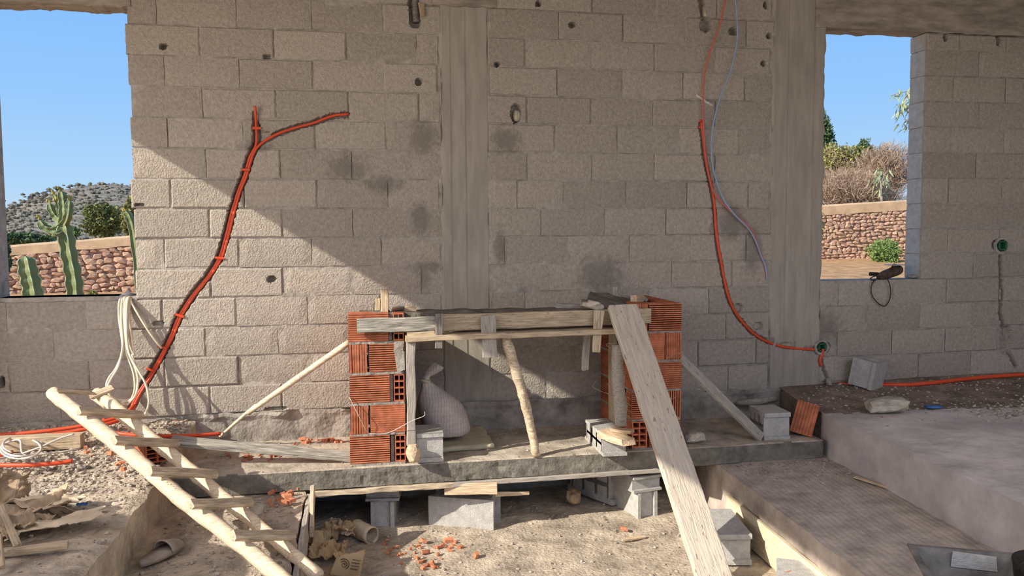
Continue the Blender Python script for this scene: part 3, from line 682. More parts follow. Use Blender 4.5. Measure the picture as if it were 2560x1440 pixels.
# woven sack tied at the neck
def weave(nt, out):
    N, Lk = nt.nodes, nt.links; g = N.new('ShaderNodeTexCoord')
    w1 = N.new('ShaderNodeTexWave'); w1.bands_direction = 'X'; w1.inputs['Scale'].default_value = 16; w1.inputs['Distortion'].default_value = 4.; Lk.new(g.outputs['Object'], w1.inputs[0])
    w2 = N.new('ShaderNodeTexWave'); w2.bands_direction = 'Z'; w2.inputs['Scale'].default_value = 10; w2.inputs['Distortion'].default_value = 5.; Lk.new(g.outputs['Object'], w2.inputs[0])
    rp = N.new('ShaderNodeMath'); rp.operation = 'POWER'; rp.inputs[1].default_value = 3; Lk.new(w1.outputs['Fac'], rp.inputs[0])
    ml = N.new('ShaderNodeMath'); ml.operation = 'MULTIPLY_ADD'; ml.inputs[1].default_value = .35; Lk.new(w2.outputs['Fac'], ml.inputs[0]); Lk.new(rp.outputs[0], ml.inputs[2])
    sc = N.new('ShaderNodeMath'); sc.operation = 'MULTIPLY'; sc.inputs[1].default_value = .38; sc.use_clamp = True; Lk.new(ml.outputs[0], sc.inputs[0])
    mx = N.new('ShaderNodeMix'); mx.data_type = 'RGBA'; Lk.new(sc.outputs[0], mx.inputs['Factor']); Lk.new(out, mx.inputs[6]); mx.inputs[7].default_value = (.22, .20, .34, 1); return mx.outputs[2]
M['sack'] = mat('woven_sack', (.56, .49, .42), .8, .12, 6, .4, 60, .004, extra=weave)
sc_ = at(1118, 1072, Z=SL+.045); sc_.y = -.58; sc_ = Vector((at(1114, 1060, Y=-.40).x, -.40, SL+.085))
sk = empty('tied_sack', sc_, 'bulging striped woven sack tied at the neck inside the fireplace', 'sack')
mb = MB(); rings = []
nk = at(1064, 952, Y=-.44)-sc_
for i in range(19):
    t = i/18; c = Vector((0, 0, 0)).lerp(nk, max(0, (t-.12)/.88)**1.15); c.x += .035*math.sin(t*3.1)
    prof_ = [.35, .80, .95, 1.0, 1.03, 1.05, 1.06, 1.06, 1.05, 1.04, 1.01, .97, .92, .84, .73, .58, .42, .28, .17][i]; rg = []
    for k in range(28):
        w = 2*math.pi*k/28; rr = prof_*.152*(1+.06*nz(math.cos(w)*2, math.sin(w)*2, t*4)+.05*math.sin(w*9)*max(0, t-.55)*2)
        rg.append(sc_+c+Vector((math.cos(w)*rr*1.05, math.sin(w)*rr*.85, 0)))
    rings.append(rg)
mb.rings(rings); mb.build('sack_body', M['sack'], sk, True)
mb = MB(); rings = []
tp = [sc_+nk, at(1070, 938, Y=-.44), at(1084, 925, Y=-.45), at(1098, 912, Y=-.46)]
for i, (p, r1) in enumerate(zip(spline(tp, 4), [.022, .03, .026, .022, .024, .030, .036, .040, .044, .047, .050, .050, .046])):
    d = Vector((.5, 0, .8)).normalized(); e = Vector((.8, 0, -.5)); rings.append([p+e*math.cos(w)*r1*.9+Vector((0, 1, 0))*math.sin(w)*r1*(.5+.2*math.sin(3*w))+d*nz(math.cos(w)*3, math.sin(w)*3, i)*.012 for w in [2*math.pi*k/16 for k in range(16)]])
mb.rings(rings); mb.build('sack_tail', M['sack'], sk, True)
mb = MB(); c = sc_+nk; mb.tube([c+Vector((math.cos(a)*.027, math.sin(a)*.027, .006*math.sin(2*a))) for a in [i*math.pi/8 for i in range(17)]], .009, 6); mb.build('tie', M['paperlight'], sk, True)
sh = sheet('paper_scrap', (at(1165, 1072, Z=SL+.03), at(1218, 1062, Z=SL+.03), at(1205, 1045, Z=SL+.06), at(1160, 1050, Z=SL+.07)), .004, M['sack'], 8, .02, .1); tag(sh, 'dark corner of woven scrap behind the tied sack', 'scrap')

# ------------------------------------------------------------------ braces, planks and loose timber
tag(pole('timber_brace', [wz(872, 856, -.72), wz(745, 945, -.52), wz(620, 1032, -.33)], [.021, .022, .018], M['wood_pole'], jit=.15), 'peeled pole bracing the left side of the left pillar', 'brace', 'braces of the fireplace')
tag(pole('timber_brace', [wz(640, 1012, -.34), wz(590, 1056, -.24), at(543, 1098, Z=.31)], [.011, .012, .011], M['wood_pole'], jit=.15), 'thin stick continuing the peeled pole down to the ground', 'brace', 'braces of the fireplace')
tboard('timber_brace', wz(1697, 893, -.72), at(1903, 1094, Z=SL+.02), .075, .03, (.5, .5, .6), 'wood_grey', 'grey batten bracing the outer side of the right pillar', 'brace', 'braces of the fireplace')
tboard('plank', at(428, 1102, Z=.46), at(884, 1142, Z=SL+.03), .085, .035, (.1, 1, .3), 'wood_cem', 'long grey plank from the ladder to the left pillar foot', 'plank', None, n=20, jit=.004)
tboard('plank', at(-30, 1112, Z=.46), at(206, 1100, Z=.46), .09, .09, (0, 1, 0), 'wood_board', 'squared timber lying on the rubble behind the white cable', 'beam', None, n=14, jit=.005)
tag(pole('timber_stick', [at(1842, 1008, Z=.40), at(1890, 1004, Z=.42), at(1940, 996, Z=.42)], [.02, .028, .024], M['wood_grey'], jit=.3), 'stout broken stick lying by the wall foot right of the fireplace', 'stick')
tboard('wood_splinter', at(2137, 1192, Z=STEP+.012), at(2275, 1238, Z=STEP+.012), .032, .014, (1, .4, 0), 'chip', 'long pale splinter of wood on the combed concrete step', 'splinter', None, taper=.5, cut=.02)
tboard('wood_splinter', at(1555, 1350, Z=PIT+.012), at(1612, 1342, Z=PIT+.012), .022, .016, (0, 1, 0), 'chip', 'short orange splinter on the lit pit floor', 'splinter', None)
# form boards along the concrete edges
a_, b_ = Vector((EDGE_S(-1.1)-.02, -1.08, -.09)), Vector((EDGE_S(-3.2)-.02, -3.2, -.09))
tboard('edge_board', a_, b_, .21, .028, (0, 0, 1), 'cream', 'cream form board along the foot of the concrete step', 'board', None, n=24)
tboard('edge_board', (-.315, -.86, .06), (-.315, -2.9, .06), .16, .028, (0, 0, 1), 'wood_grey', 'grey form board along the channel edge by the pit', 'board', None, n=24, jit=.005)
tboard('edge_board', at(782, 1226, X=-.285), at(778, 1330, X=-.285), .10, .024, (0, 1, 0), 'wood_pale', 'upright board at the corner of pit and hearth slab', 'board', None, jit=.004)
tboard('slab_form', (-.30, -.80, .125), (.60, -.80, .130), .10, .032, (0, 1, 0), 'wood_pale', 'pale rough form plank under the left half of the slab', 'plank', None, n=20, jit=.008)
tboard('slab_form', (.60, -.79, .130), (2.15, -.79, .138), .12, .03, (0, 1, 0), 'wood_grey', 'greyed form plank under the right half of the slab', 'plank', None, n=20)
tboard('slab_form', (-.33, -.40, .133), (2.45, -.40, .133), .66, .03, (0, 1, 0), 'wood_grey', 'wide form panel carrying the underside of the slab', 'panel', None, n=20)
# supports under the slab
def support(px_, Yc, yawdeg, lab):
    c = at(px_[0], px_[1], Z=PIT); c.y = Yc; a = math.radians(yawdeg); d = Vector((math.sin(a), math.cos(a), 0))
    hblock((c.x, Yc+.2, PIT+.09), d, (math.cos(a), -math.sin(a), 0), 'lower concrete block of the '+lab, (.9, .8, .92), group='blocks propping the slab')
    hblock((c.x, Yc+.2, PIT+.24), d, (0, 0, 1), 'upper concrete block of the '+lab, (.9, .56, 1.15), group='blocks propping the slab')
support((966, 1300), -.62, 8, 'shaded left prop under the slab')
support((1620, 1312), -.80, -12, 'half-lit right prop under the slab')
d_ = Vector((.43, -.19, 0)).normalized()
c_ = at(1156, 1320, Z=PIT); hblock(c_+Vector((.03, .10, .10)), d_, (-d_.y, d_.x, 0), 'concrete block on edge with its broad lit face under the slab', (.93, 1, 1.03), group='blocks propping the slab')
hblock(at(1535, 1262, Z=PIT)+Vector((-.06, .2, .15)), (-.45, .9, 0), (0, 0, 1), 'shaded concrete block behind the right slab prop', (1, 1.4, .9), group='blocks propping the slab')
tboard('wood_offcut', at(1112, 1222, Y=-.80), at(1243, 1220, Y=-.88), .075, .05, (0, 0, 1), 'chip', 'orange-brown wood packer between the broad lit block and slab', 'packer', None, jit=.004)
tboard('wood_splinter', at(1238, 1236, Y=-.82), at(1322, 1233, Y=-.78), .03, .018, (0, .3, 1), 'chip', 'flat wood shim sticking out right of the wood packer', 'splinter', None, taper=.2)
# loose blocks
c1, c2, c3 = at(1765, 1290, Z=PIT+.17), at(1838, 1390, Z=PIT+.0), at(1905, 1350, Z=PIT+.1)
hblock(at(1832, 1330, Z=PIT+.12)+Vector((-.05, 0, -.02)), (.18, 1, 0), (0, 0, 1), 'hollow concrete block lying sunlit on the pit floor beside the cream board', (.92, .95, 1.0))
hblock(at(1985, 1455, Z=PIT+.16)+Vector((.02, .0, -.065)), (.5, 1, 0), (0, 0, 1), 'concrete block cut by the lower frame edge with a red chip on it', (.92, .95, 1.0))
cb = at(1945, 1100, Z=SL); hblock(Vector((cb.x, cb.y+.13, SL+.098)), (.06, 1, 0), (0, 0, 1), 'half concrete block standing at the right end of the hearth slab', (.55, 1.04, 1))
cb = at(2175, 972, Z=.50); hblock(Vector((cb.x+.03, cb.y+.08, .50+.115)), (.85, .52, -.05), (-.5, .83, .16), 'concrete block with open cells tilted by the right wall foot', (.42, 1, 1.15))
ob = obj('red_brick', BR); place(ob, at(2012, 1047, Y=-.66), frame((.34, .12, .93), (.85, -.5, 0))); ob.scale = (.95, 1.3, .6)
tag(ob, 'red hollow brick leaning against the raised floor edge', 'brick', 'loose red bricks')
ob = obj('red_brick', BR); cb = at(380, 1140, Z=.42); place(ob, cb+Vector((0, 0, .045)), Matrix.Rotation(math.radians(118), 3, 'Z')); ob.scale = (1.0, 1.25, .62)
tag(ob, 'red hollow brick under the ladder rungs', 'brick', 'loose red bricks')
o = lump('limestone', at(2215, 1025, Z=.47)+Vector((0, 0, .045)), (.30, .20, .095), M['rock'], sub=2, amp=.7, seed=4.4, rot=Matrix.Rotation(-.25, 3, 'Z')); tag(o, 'flat pale stone lying on the upper concrete floor', 'stone')
# ------------------------------------------------------------------ ladder
LB, LT = at(712, 1452, Z=.19), at(133, 982, Z=.80)
RB, RT = at(795, 1440, Z=.115), at(243, 984, Z=.735)
LB = LB+(LB-LT)*.16
lad = empty('ladder', LB, 'homemade pole ladder lying slanted over the left floor edge', 'ladder')
def railpts(a, b, s1):
    d = (b-a); side = Vector((.7, .6, 0)); return [a+d*t+side*(.020*nz(t*3.3+s1, s1, 1)) for t in [i/9 for i in range(10)]]
LP, RP = railpts(LB, LT, 3.), railpts(RB, RT, 8.)
pole('rail', LP, [.028, .036, .038, .040, .042, .040, .042, .045, .043, .040], M['wood_pole'], lad, 12, .16, 5)
pole('rail', RP, [.034, .034, .034, .036, .038, .038, .040, .042, .045, .043], M['wood_pole'], lad, 12, .16, 5)
def onrail(P, u):
    Q = spline(P, 12); return min(Q, key=lambda p: abs(pix(p)[0]-u))
for (u0, v0, u1, v1) in ((200, 1042, 325, 1037), (292, 1103, 412, 1098), (382, 1172, 505, 1168), (482, 1243, 597, 1245), (590, 1332, 700, 1328)):
    a, b = onrail(LP, u0+20), onrail(RP, u1+6); d = (b-a).normalized(); n = d.cross(LT-LB).normalized()
    a2, b2 = a-d*.095+n*.056, b+d*.045+n*.056
    board('rung', a2, b2, .055, .036, (-.5, .6, .62), M['wood_pale'], lad, jit=.006, cut=.01, n=10, c=.009)
a = onrail(LP, 152); b = onrail(RP, 262)
board('broken_rung', a+Vector((.0, 0, .05)), a+Vector((.16, .14, .0)), .035, .018, (-.5, .6, .6), M['wood_board'], lad, cut=.03, taper=.5)
board('broken_rung', b+Vector((-.07, -.05, .035)), b+Vector((.05, .03, .075)), .05, .02, (-.5, .6, .6), M['wood_pale'], lad, cut=.02)
mb = MB()   # pencilled marks on the left rail
for k in range(5):
    c = onrail(LP, 408+k*7)+Vector((.010, -.034, .024)); mb.tube([c+Vector((.012*math.cos(q*1.4+k), -.001*q, .010*math.sin(q*1.9+k))) for q in range(4)], .0012, 4)
mb.build('pencil_mark', M['ink'], lad)

# ------------------------------------------------------------------ conduits in the chases
def strands(name, px_list, Y, off, label, r=.0098, grp='orange conduits in the wall chases', Yl=None):
    pts = []
    for i, (u, v) in enumerate(px_list):
        y = Y if Yl is None else Yl[i]; p = at(u, v, Y=y); pts.append(p+Vector((off+.006, 0, off*.35)))
    o = cable(name, pts, r, M['orange'], None, 5, 8); return tag(o, label, 'conduit', grp)
UP = [(638, 264), (640, 290)]+MAIN
c1_ = strands('conduit', UP, .028, -.008, 'orange conduit rising straight to its free end in the left chase', Yl=[-.03, -.012]+[.026]*(len(MAIN)-2)+[.0, -.05])
c2_ = strands('conduit', list(reversed(BRANCH))[0:]+MAIN[3:], .028, .010, 'orange conduit branching right at the top of the left chase', Yl=[.01]*len(BRANCH)+[.026]*(len(MAIN)-5)+[.0, -.05])
def tie(parent, u, v, w=.055, ang=0.):
    c = at(u, v, Y=-.004); d = Vector((math.cos(ang), 0, math.sin(ang)))
    o = board('tie', c-d*w/2, c+d*w/2, .018, .01, (0, 0, 1), M['orange'], parent, jit=.003, n=4); return o
for u, v, a in ((642, 320, 0), (614, 424, -.05), (549, 645, -.1), (449, 789, -.35), (405, 868, -.3), (377, 925, -.4)): tie(c1_, u, v, .06, a)
o = strands('conduit', RCH, .008, 0, 'orange conduit in the narrow right chase', .012, Yl=[-.012, 0]+[.008]*(len(RCH)-2))
for u, v in ((1753, 302), (1752, 318)): tie(o, u, v, .035)
strands('conduit', [(2056, 872), (2054, 885), (2048, 900), (2052, 915)], .0, 0, 'short orange conduit loop below the green junction box', .013)
# floor conduits
def floorc(pts, label, r=.0125, m='orange', grp='orange conduits lying on the floor', name='conduit'):
    o = cable(name, [at(u, v, Z=z) for u, v, z in pts], r, M[m], None, 7, 8); return tag(o, label, 'conduit' if m == 'orange' else 'cable', grp)
floorc([(-30, 1088, .475), (70, 1082, .48), (150, 1073, .49), (230, 1060, .51), (290, 1045, .53), (318, 1030, .56), (335, 1012, .60)], 'upper orange conduit on the left rubble leading to the chase')
floorc([(-30, 1095, .475), (80, 1091, .475), (160, 1082, .48), (235, 1068, .50), (300, 1050, .52), (325, 1032, .55), (338, 1015, .59)], 'lower orange conduit of the pair on the left rubble')
floorc([(262, 1048, .52), (252, 1058, .50), (262, 1072, .48), (290, 1082, .47), (350, 1088, .46), (430, 1090, .44), (500, 1088, .41), (551, 1084, .40)], 'orange conduit looping under the ladder to a free end')
floorc([(-30, 1162, .435), (50, 1163, .435), (110, 1161, .435), (150, 1157, .435), (181, 1152, .44)], 'short orange conduit end on the rubble near the left frame edge')
floorc([(-30, 1140, .45), (10, 1137, .45), (30, 1130, .45)], 'orange conduit stub under the white cable coil')
floorc([(2078, 944, .52), (2100, 946, .53), (2140, 953, .52), (2200, 960, .51), (2260, 962, .51), (2330, 957, .52), (2420, 947, .53), (2500, 940, .54), (2590, 935, .55)], 'long orange conduit along the foot of the right wall', .017)
floorc([(2082, 957, .51), (2110, 960, .51), (2160, 962, .51), (2230, 962, .508), (2300, 962, .508)], 'second orange conduit behind the tilted right block', .013)
# white cable coil on the left rubble
floorc([(-30, 1150, .45), (40, 1138, .45), (100, 1118, .49), (150, 1096, .53), (185, 1085, .55)], 'white cable end rising over the squared timber', .006, 'whitecable', 'white cables on the rubble', 'cable')
pts = []
for i in range(34):
    a = i/33*2*math.pi*2.4; pts.append((58+50*math.cos(a+2.2)-8*i/33, 1112+24*math.sin(a+2.2)+i*.4, .49+.02*math.sin(a*1.3)))
pts += [(60, 1138, .45), (120, 1133, .45), (165, 1128, .45), (200, 1120, .45)]
floorc(pts, 'coiled white cable lying on the left rubble', .0062, 'whitecable', 'white cables on the rubble', 'cable')

# ------------------------------------------------------------------ hanging clear hose
hs = empty('hose_bundle', at(318, 750, Y=-.02), 'bundle of clear plastic hose hanging over the left window sill', 'hose')
HL = [[(318, 742, .06), (300, 748, -.02), (297, 790, -.05), (305, 850, -.09), (306, 880, -.11), (290, 920, -.14), (272, 945, -.16), (266, 965, -.17), (272, 985, -.17), (295, 1000, -.15), (330, 998, -.10), (338, 985, -.08)],
      [(322, 741, .08), (306, 748, -.02), (303, 800, -.06), (307, 860, -.10), (296, 915, -.15), (276, 950, -.18), (270, 972, -.18), (280, 995, -.18), (310, 1010, -.14), (335, 992, -.08), (345, 940, -.06), (330, 885, -.05)],
      [(325, 740, .05), (310, 748, -.02), (309, 810, -.06), (316, 880, -.10), (333, 930, -.13), (337, 970, -.14), (326, 1000, -.14), (300, 1006, -.14)],
      [(328, 741, .09), (316, 748, -.02), (312, 800, -.07), (318, 870, -.12), (340, 925, -.16), (345, 960, -.17), (338, 990, -.16), (318, 1012, -.13)],
      [(330, 740, .06), (322, 748, -.02), (319, 800, -.06), (325, 860, -.09), (336, 888, -.10), (330, 850, -.09), (322, 790, -.05), (326, 750, -.02)],
      [(334, 742, .10), (320, 748, -.03), (316, 810, -.09), (322, 880, -.13), (345, 925, -.17), (364, 960, -.19), (372, 1000, -.20), (366, 1030, -.19), (352, 1045, -.18)],
      [(332, 741, .05), (327, 752, -.02), (345, 785, -.05), (375, 833, -.05), (404, 871, -.02)]]
for k, l in enumerate(HL):
    cable('hose_loop', [at(u, v, Y=y) for u, v, y in l], .0075, M['hose'], hs, 7, 7)
mb = MB(); mb.tube([at(296, 748, Y=.02), at(318, 739, Y=.09), at(340, 741, Y=.12)], [.02, .028, .02], 8, True, .3); mb.build('hose_knot', M['whitecable'], hs, True)

# ------------------------------------------------------------------ hanging wires, boxes
tag(cable('hanging_wire', [at(u, v, Y=y) for u, v, y in ((1817, -15, -.02), (1800, 60, -.03), (1772, 140, -.03), (1760, 200, -.03), (1758, 290, -.03), (1764, 390, -.02), (1780, 470, -.02), (1808, 510, -.03), (1850, 548, -.03), (1880, 575, -.03), (1895, 615, -.02), (1912, 665, -.01), (1916, 690, -.01))], .0068, M['redwire'], None, 7, 7), 'thin red wire hanging down the wall from the ceiling', 'wire')
tag(cable('hanging_wire', [at(u, v, Y=y) for u, v, y in ((1837, -15, -.03), (1843, 50, -.04), (1843, 100, -.04), (1828, 175, -.04), (1805, 230, -.04), (1788, 290, -.04), (1779, 350, -.03), (1783, 420, -.03), (1805, 490, -.03), (1835, 535, -.035), (1870, 570, -.03), (1888, 600, -.03), (1903, 640, -.02), (1914, 668, -.015), (1917, 700, -.01))], .0062, M['bluewire'], None, 7, 7), 'thin blue wire hanging beside the red one', 'wire')
def jbox(u, v, r, label, open_):
    c = at(u, v, Y=0); bx = empty('junction_box', c, label, 'junction box', 'green junction boxes in the wall')
    mb = MB(); rings = []
    for k, (rr, y) in enumerate(((r*1.55, .004), (r*1.5, -.006), (r*1.1, -.008), (r*1.0, .004))):
        rings.append([c+Vector((math.cos(w)*rr*(1+.12*nz(math.cos(w)*2+u, math.sin(w)*2, 1)), y, math.sin(w)*rr*.95*(1+.1*nz(math.cos(w)*2, math.sin(w)*2, u)))) for w in [2*math.pi*q/20 for q in range(20)]])
    mb.rings(rings, cap=False).build('mortar_collar', M['mortar'], bx)
    mb = MB(); s_ = r*.62
    for dx, dz, sx_, sz_ in ((-s_, 0, .006, 2*s_), (s_, 0, .006, 2*s_), (0, -s_, 2*s_, .006), (0, s_, 2*s_, .006)): mb.box(c+Vector((dx, .015, dz)), (sx_+.004, .05, sz_+.004))
    mb.box(c+Vector((0, .038, 0)), (2*s_, .004, 2*s_)); mb.build('box_shell', M['green'], bx)
    return bx
jbox(2054, 868, .044, 'green junction box at the end of the narrow right chase', True); jbox(2505, 614, .052, 'green junction box high on the right wall', True)
o = lump('mortar_lump', at(2072, 955, Y=-.04), (.06, .05, .07), M['wood_grey'], sub=2); tag(o, 'lump of mortar where the conduits meet the floor', 'lump')
o = lump('stone_lump', at(1291, 290, Y=.035), (.05, .05, .085), M['rock'], sub=2); tag(o, 'small pale stone wedged in a wall hole', 'stone', 'stones wedged in wall holes')
o = lump('stone_lump', at(1764, 28, Y=.03), (.06, .05, .09), M['rock'], sub=2); tag(o, 'stone wedged in the hole by the hanging wires', 'stone', 'stones wedged in wall holes')
tboard('wood_splinter', at(1053, 8, Y=-.01), at(1057, 42, Y=-.02), .045, .012, (1, 0, 0), 'paper', 'curled yellowish bark scrap at the top wall slot', 'scrap', None, taper=.3, cut=.02)
tag(pole('pipe_stub', [at(1036, -12, Y=.05), at(1038, 30, Y=.045), at(1040, 56, Y=.04)], .028, M['wood_dark'], jit=.05), 'dark pipe stub in the slot at the top of the wall', 'pipe')

# ------------------------------------------------------------------ angle grinder on the right sill
gz = SILL_R+.0; gc = at(2222, 690, Y=.06); gc.z = gz
gr = empty('angle_grinder', gc, 'dusty angle grinder lying on the right window sill', 'angle grinder')
g0, g1 = at(2196, 694, Y=.03), at(2252, 672, Y=.10)
mb = MB(); mb.tube([g0.lerp(g1, t) for t in (0, .08, .25, .5, .75, .92, 1.)], [.022, .034, .040, .040, .044, .040, .025], 14); mb.build('motor_body', M['grinder'], gr, True)
mb = MB(); hc = at(2236, 672, Y=.09); mb.tube([hc, hc+Vector((0, 0, .03)), hc+Vector((0, 0, .042))], [.026, .022, .012], 12); mb.build('gear_head', M['metal'], gr, True)
mb = MB(); dc = at(2238, 662, Y=.09); mb.tube([dc+Vector((0, 0, -.002)), dc+Vector((0, 0, .002))], [.085, .085], 28); mb.build('cutting_disc', M['disc'], gr)
mb = MB(); mb.tube([at(2206, 686, Y=.06), at(2190, 685, Y=.05), at(2175, 685, Y=.04)], [.012, .015, .016], 10); mb.build('side_handle', M['black'], gr, True)
cable('power_cable', [at(u, v, Y=y) for u, v, y in ((2198, 696, .02), (2182, 700, -.01), (2176, 696, -.02), (2190, 690, -.03), (2215, 694, -.04), (2226, 720, -.03), (2224, 748, -.025), (2212, 765, -.02), (2195, 758, -.02), (2180, 738, -.02), (2178, 718, -.02), (2186, 702, -.02), (2198, 694, .0))], .0045, M['cable'], gr, 7, 6)
o = lump('mortar_lump', at(2284, 690, Y=.08), (.12, .1, .03), M['mortar'], sub=2); tag(o, 'flat mortar lump at the right end of the right window sill', 'lump')

# ------------------------------------------------------------------ mixing tub and bucket at the lower right
tz = .42
q0, q1 = at(2275, 1364, Z=tz), at(2500, 1384, Z=tz); d1 = (q1-q0).normalized(); d2 = Vector((d1.y, -d1.x, 0)).normalized()
tub = empty('mixing_tub', q0+d1*.3+d2*.25, 'cement-crusted metal mixing tub at the lower right frame edge', 'tub')
Lw, Lh, dp = (q1-q0).length+.06, .55, .25
def tubring(s_, z, g): return [q0+d1*(g)+d2*g+Vector((0, 0, z)), q0+d1*(Lw-g)+d2*g+Vector((0, 0, z)), q0+d1*(Lw-g)+d2*(Lh-g)+Vector((0, 0, z)), q0+d1*g+d2*(Lh-g)+Vector((0, 0, z))]
mb = MB(); mb.rings([tubring(0, -dp, .10), tubring(0, -.02, .012), tubring(0, 0, -.012), tubring(0, .006, -.008), tubring(0, .006, .018), tubring(0, -.03, .03), tubring(0, -dp+.02, .115)], cap=True); mb.build('tub_shell', M['metal'], tub)
mb = MB(); g = tubring(0, -dp+.09, .085); mb.add(g, [(0, 1, 2, 3)]); mb.build('mortar_rest', M['wetmortar'], tub)
mb = MB(); mb.box(q0+d1*.24+d2*.035+Vector((0, 0, -.03)), (.16, .012, .05), rot=frame(d1, d2), jit=.01); mb.build('cement_crust', M['block_new'], tub)
bc = at(2545, 1408, Z=.52)+Vector((.1, .05, 0)); bk = empty('bucket', (bc.x+.06, bc.y-.05, STEP), 'black rubber bucket beside the mixing tub', 'bucket')
mb = MB(); rings = []
for r0, z in ((.10, .0), (.135, .30), (.140, .335), (.128, .335), (.120, .05)): rings.append([Vector((bc.x+.06+r0*math.cos(w), bc.y-.05+r0*math.sin(w), STEP+z+.02)) for w in [2*math.pi*k/28 for k in range(28)]])
mb.rings(rings); mb.build('bucket_shell', M['black'], bk, True)
mb = MB(); mb.tube([Vector((bc.x+.06-.138*math.cos(a), bc.y-.05+.02, STEP+.33+.06*math.sin(a))) for a in [i*math.pi/14 for i in range(15)]], .005, 6); mb.build('handle', M['black'], bk, True)

# ------------------------------------------------------------------ slipper in the channel
s0, s1 = at(350, 1412, Z=CH+.02), at(455, 1356, Z=CH+.02); dd = (s1-s0); Ls = dd.length; dd.normalize(); ss = Vector((-dd.y, dd.x, 0))
sl = empty('slipper', (s0+s1)/2-Vector((0, 0, .02)), 'dusty open slide slipper in the shaded channel', 'slipper')
mb = MB(); top = []; bot = []
for k in range(36):
    w = 2*math.pi*k/36; x = math.cos(w); y = math.sin(w); hw = .052*(1+.18*x); c = (s0+s1)/2+dd*x*Ls*.5+ss*y*hw
    top.append(c+Vector((0, 0, .012+.008*x*x))); bot.append(c-Vector((0, 0, .012)))
mb.rings([bot, top]); mb.build('sole', M['rubber'], sl, True)
mb = MB(); rings = []
for i in range(9):
    x = lerp(.05, .75, i/8); hw = .058*(1+.18*x)*math.sqrt(max(.05, 1-(x*.8)**2)); c = (s0+s1)/2+dd*x*Ls*.5; rg = []
    for k in range(13):
        a = math.pi*k/12; rg.append(c+ss*math.cos(a)*hw+Vector((0, 0, .005+math.sin(a)*(.055-.03*i/8))))
    rings.append(rg)
mb.rings(rings, cap=False, closed=False); o = mb.build('strap', M['rubber'], sl, True)
md = o.modifiers.new('thick', 'SOLIDIFY'); md.thickness = .006

# ------------------------------------------------------------------ crumpled paper sacks and cardboard
def crumple(name, c, sx_, sy_, amp, m, rotz, label, cat='paper sack', grp='torn cement sacks', tilt=0., n=22, cutf=.22, curl=0., tiltx=0.):
    mb = MB(); sd = R.uniform(0, 60); vs = []; keep = []; rm = Matrix.Rotation(rotz, 3, 'Z') @ Matrix.Rotation(tilt, 3, 'Y') @ Matrix.Rotation(tiltx, 3, 'X')
    for j in range(n+1):
        for i in range(n+1):
            x, y = (i/n-.5), (j/n-.5)
            z = amp*(.9*nz(x*2.6+sd, y*2.6, 1)+.45*abs(nz(x*4.5+sd, y*3.2, 3))+.18*nz(x*11, y*9+sd, 8))
            z += curl*(x*x*4)
            xx = x*(1+.16*nz(y*7, sd, 2)); yy = y*(1+.16*nz(x*7, sd, 5))
            vs.append(Vector(c)+rm @ Vector((xx*sx_, yy*sy_, z)))
            e = max(abs(x), abs(y))*2+cutf*nz(x*6+sd, y*6, 9)*2; keep.append(e < 1.02)
    w = n+1; fs = [(j*w+i, j*w+i+1, (j+1)*w+i+1, (j+1)*w+i) for j in range(n) for i in range(n) if sum(keep[q] for q in (j*w+i, j*w+i+1, (j+1)*w+i+1, (j+1)*w+i)) >= 3]
    mb.add(vs, fs); o = mb.build(name, m, None, False, loc=Vector(c)); md = o.modifiers.new('thick', 'SOLIDIFY'); md.thickness = .003
    return tag(o, label, cat, grp)
crumple('paper_sack', at(15, 1225, Z=.47), .22, .20, .07, M['paper'], .4, 'torn brown paper sack standing up at the left frame edge', tilt=.2, tiltx=1.1)
crumple('paper_sack', at(60, 1275, Z=.45), .42, .30, .07, M['paper'], .5, 'large crumpled brown sack in the pile at the left')
crumple('paper_sack', at(110, 1255, Z=.46), .34, .18, .06, M['paperlight'], -.2, 'pale crumpled sack on top of the pile at the left')
crumple('paper_sack', at(178, 1250, Z=.45), .12, .09, .04, M['paperlight'], .7, 'small cream torn scrap at the right end of the sack pile')
crumple('paper_sack', at(140, 1305, Z=.44), .44, .17, .03, M['paperlight'], .55, 'flat greyish torn sheet in front of the sack pile', cutf=.35)
crumple('paper_sack', at(30, 1310, Z=.45), .30, .22, .08, M['paper'], 1.2, 'dark crumpled sack under the leaning lath')
crumple('paper_sack', at(205, 1260, Z=.43), .05, .03, .01, M['blue'], .2, 'tiny blue plastic scrap beside the sack pile', 'scrap', None)
tboard('lath', at(2, 1268, Z=.52), at(45, 1368, Z=.42), .03, .03, (1, 0, 0), 'wood_board', 'lath leaning against the paper sack pile', 'lath', 'laths at the left frame edge')
tboard('lath', at(-30, 1386, Z=.41), at(170, 1362, Z=.41), .045, .03, (0, 1, 0), 'wood_board', 'lath lying flat below the paper sack pile', 'lath', 'laths at the left frame edge')
tboard('lath', at(2, 1420, Z=.42), at(-4, 1340, Z=.5), .03, .02, (1, 0, 0), 'wood_board', 'dark lath end cut by the left frame edge', 'lath', 'laths at the left frame edge')
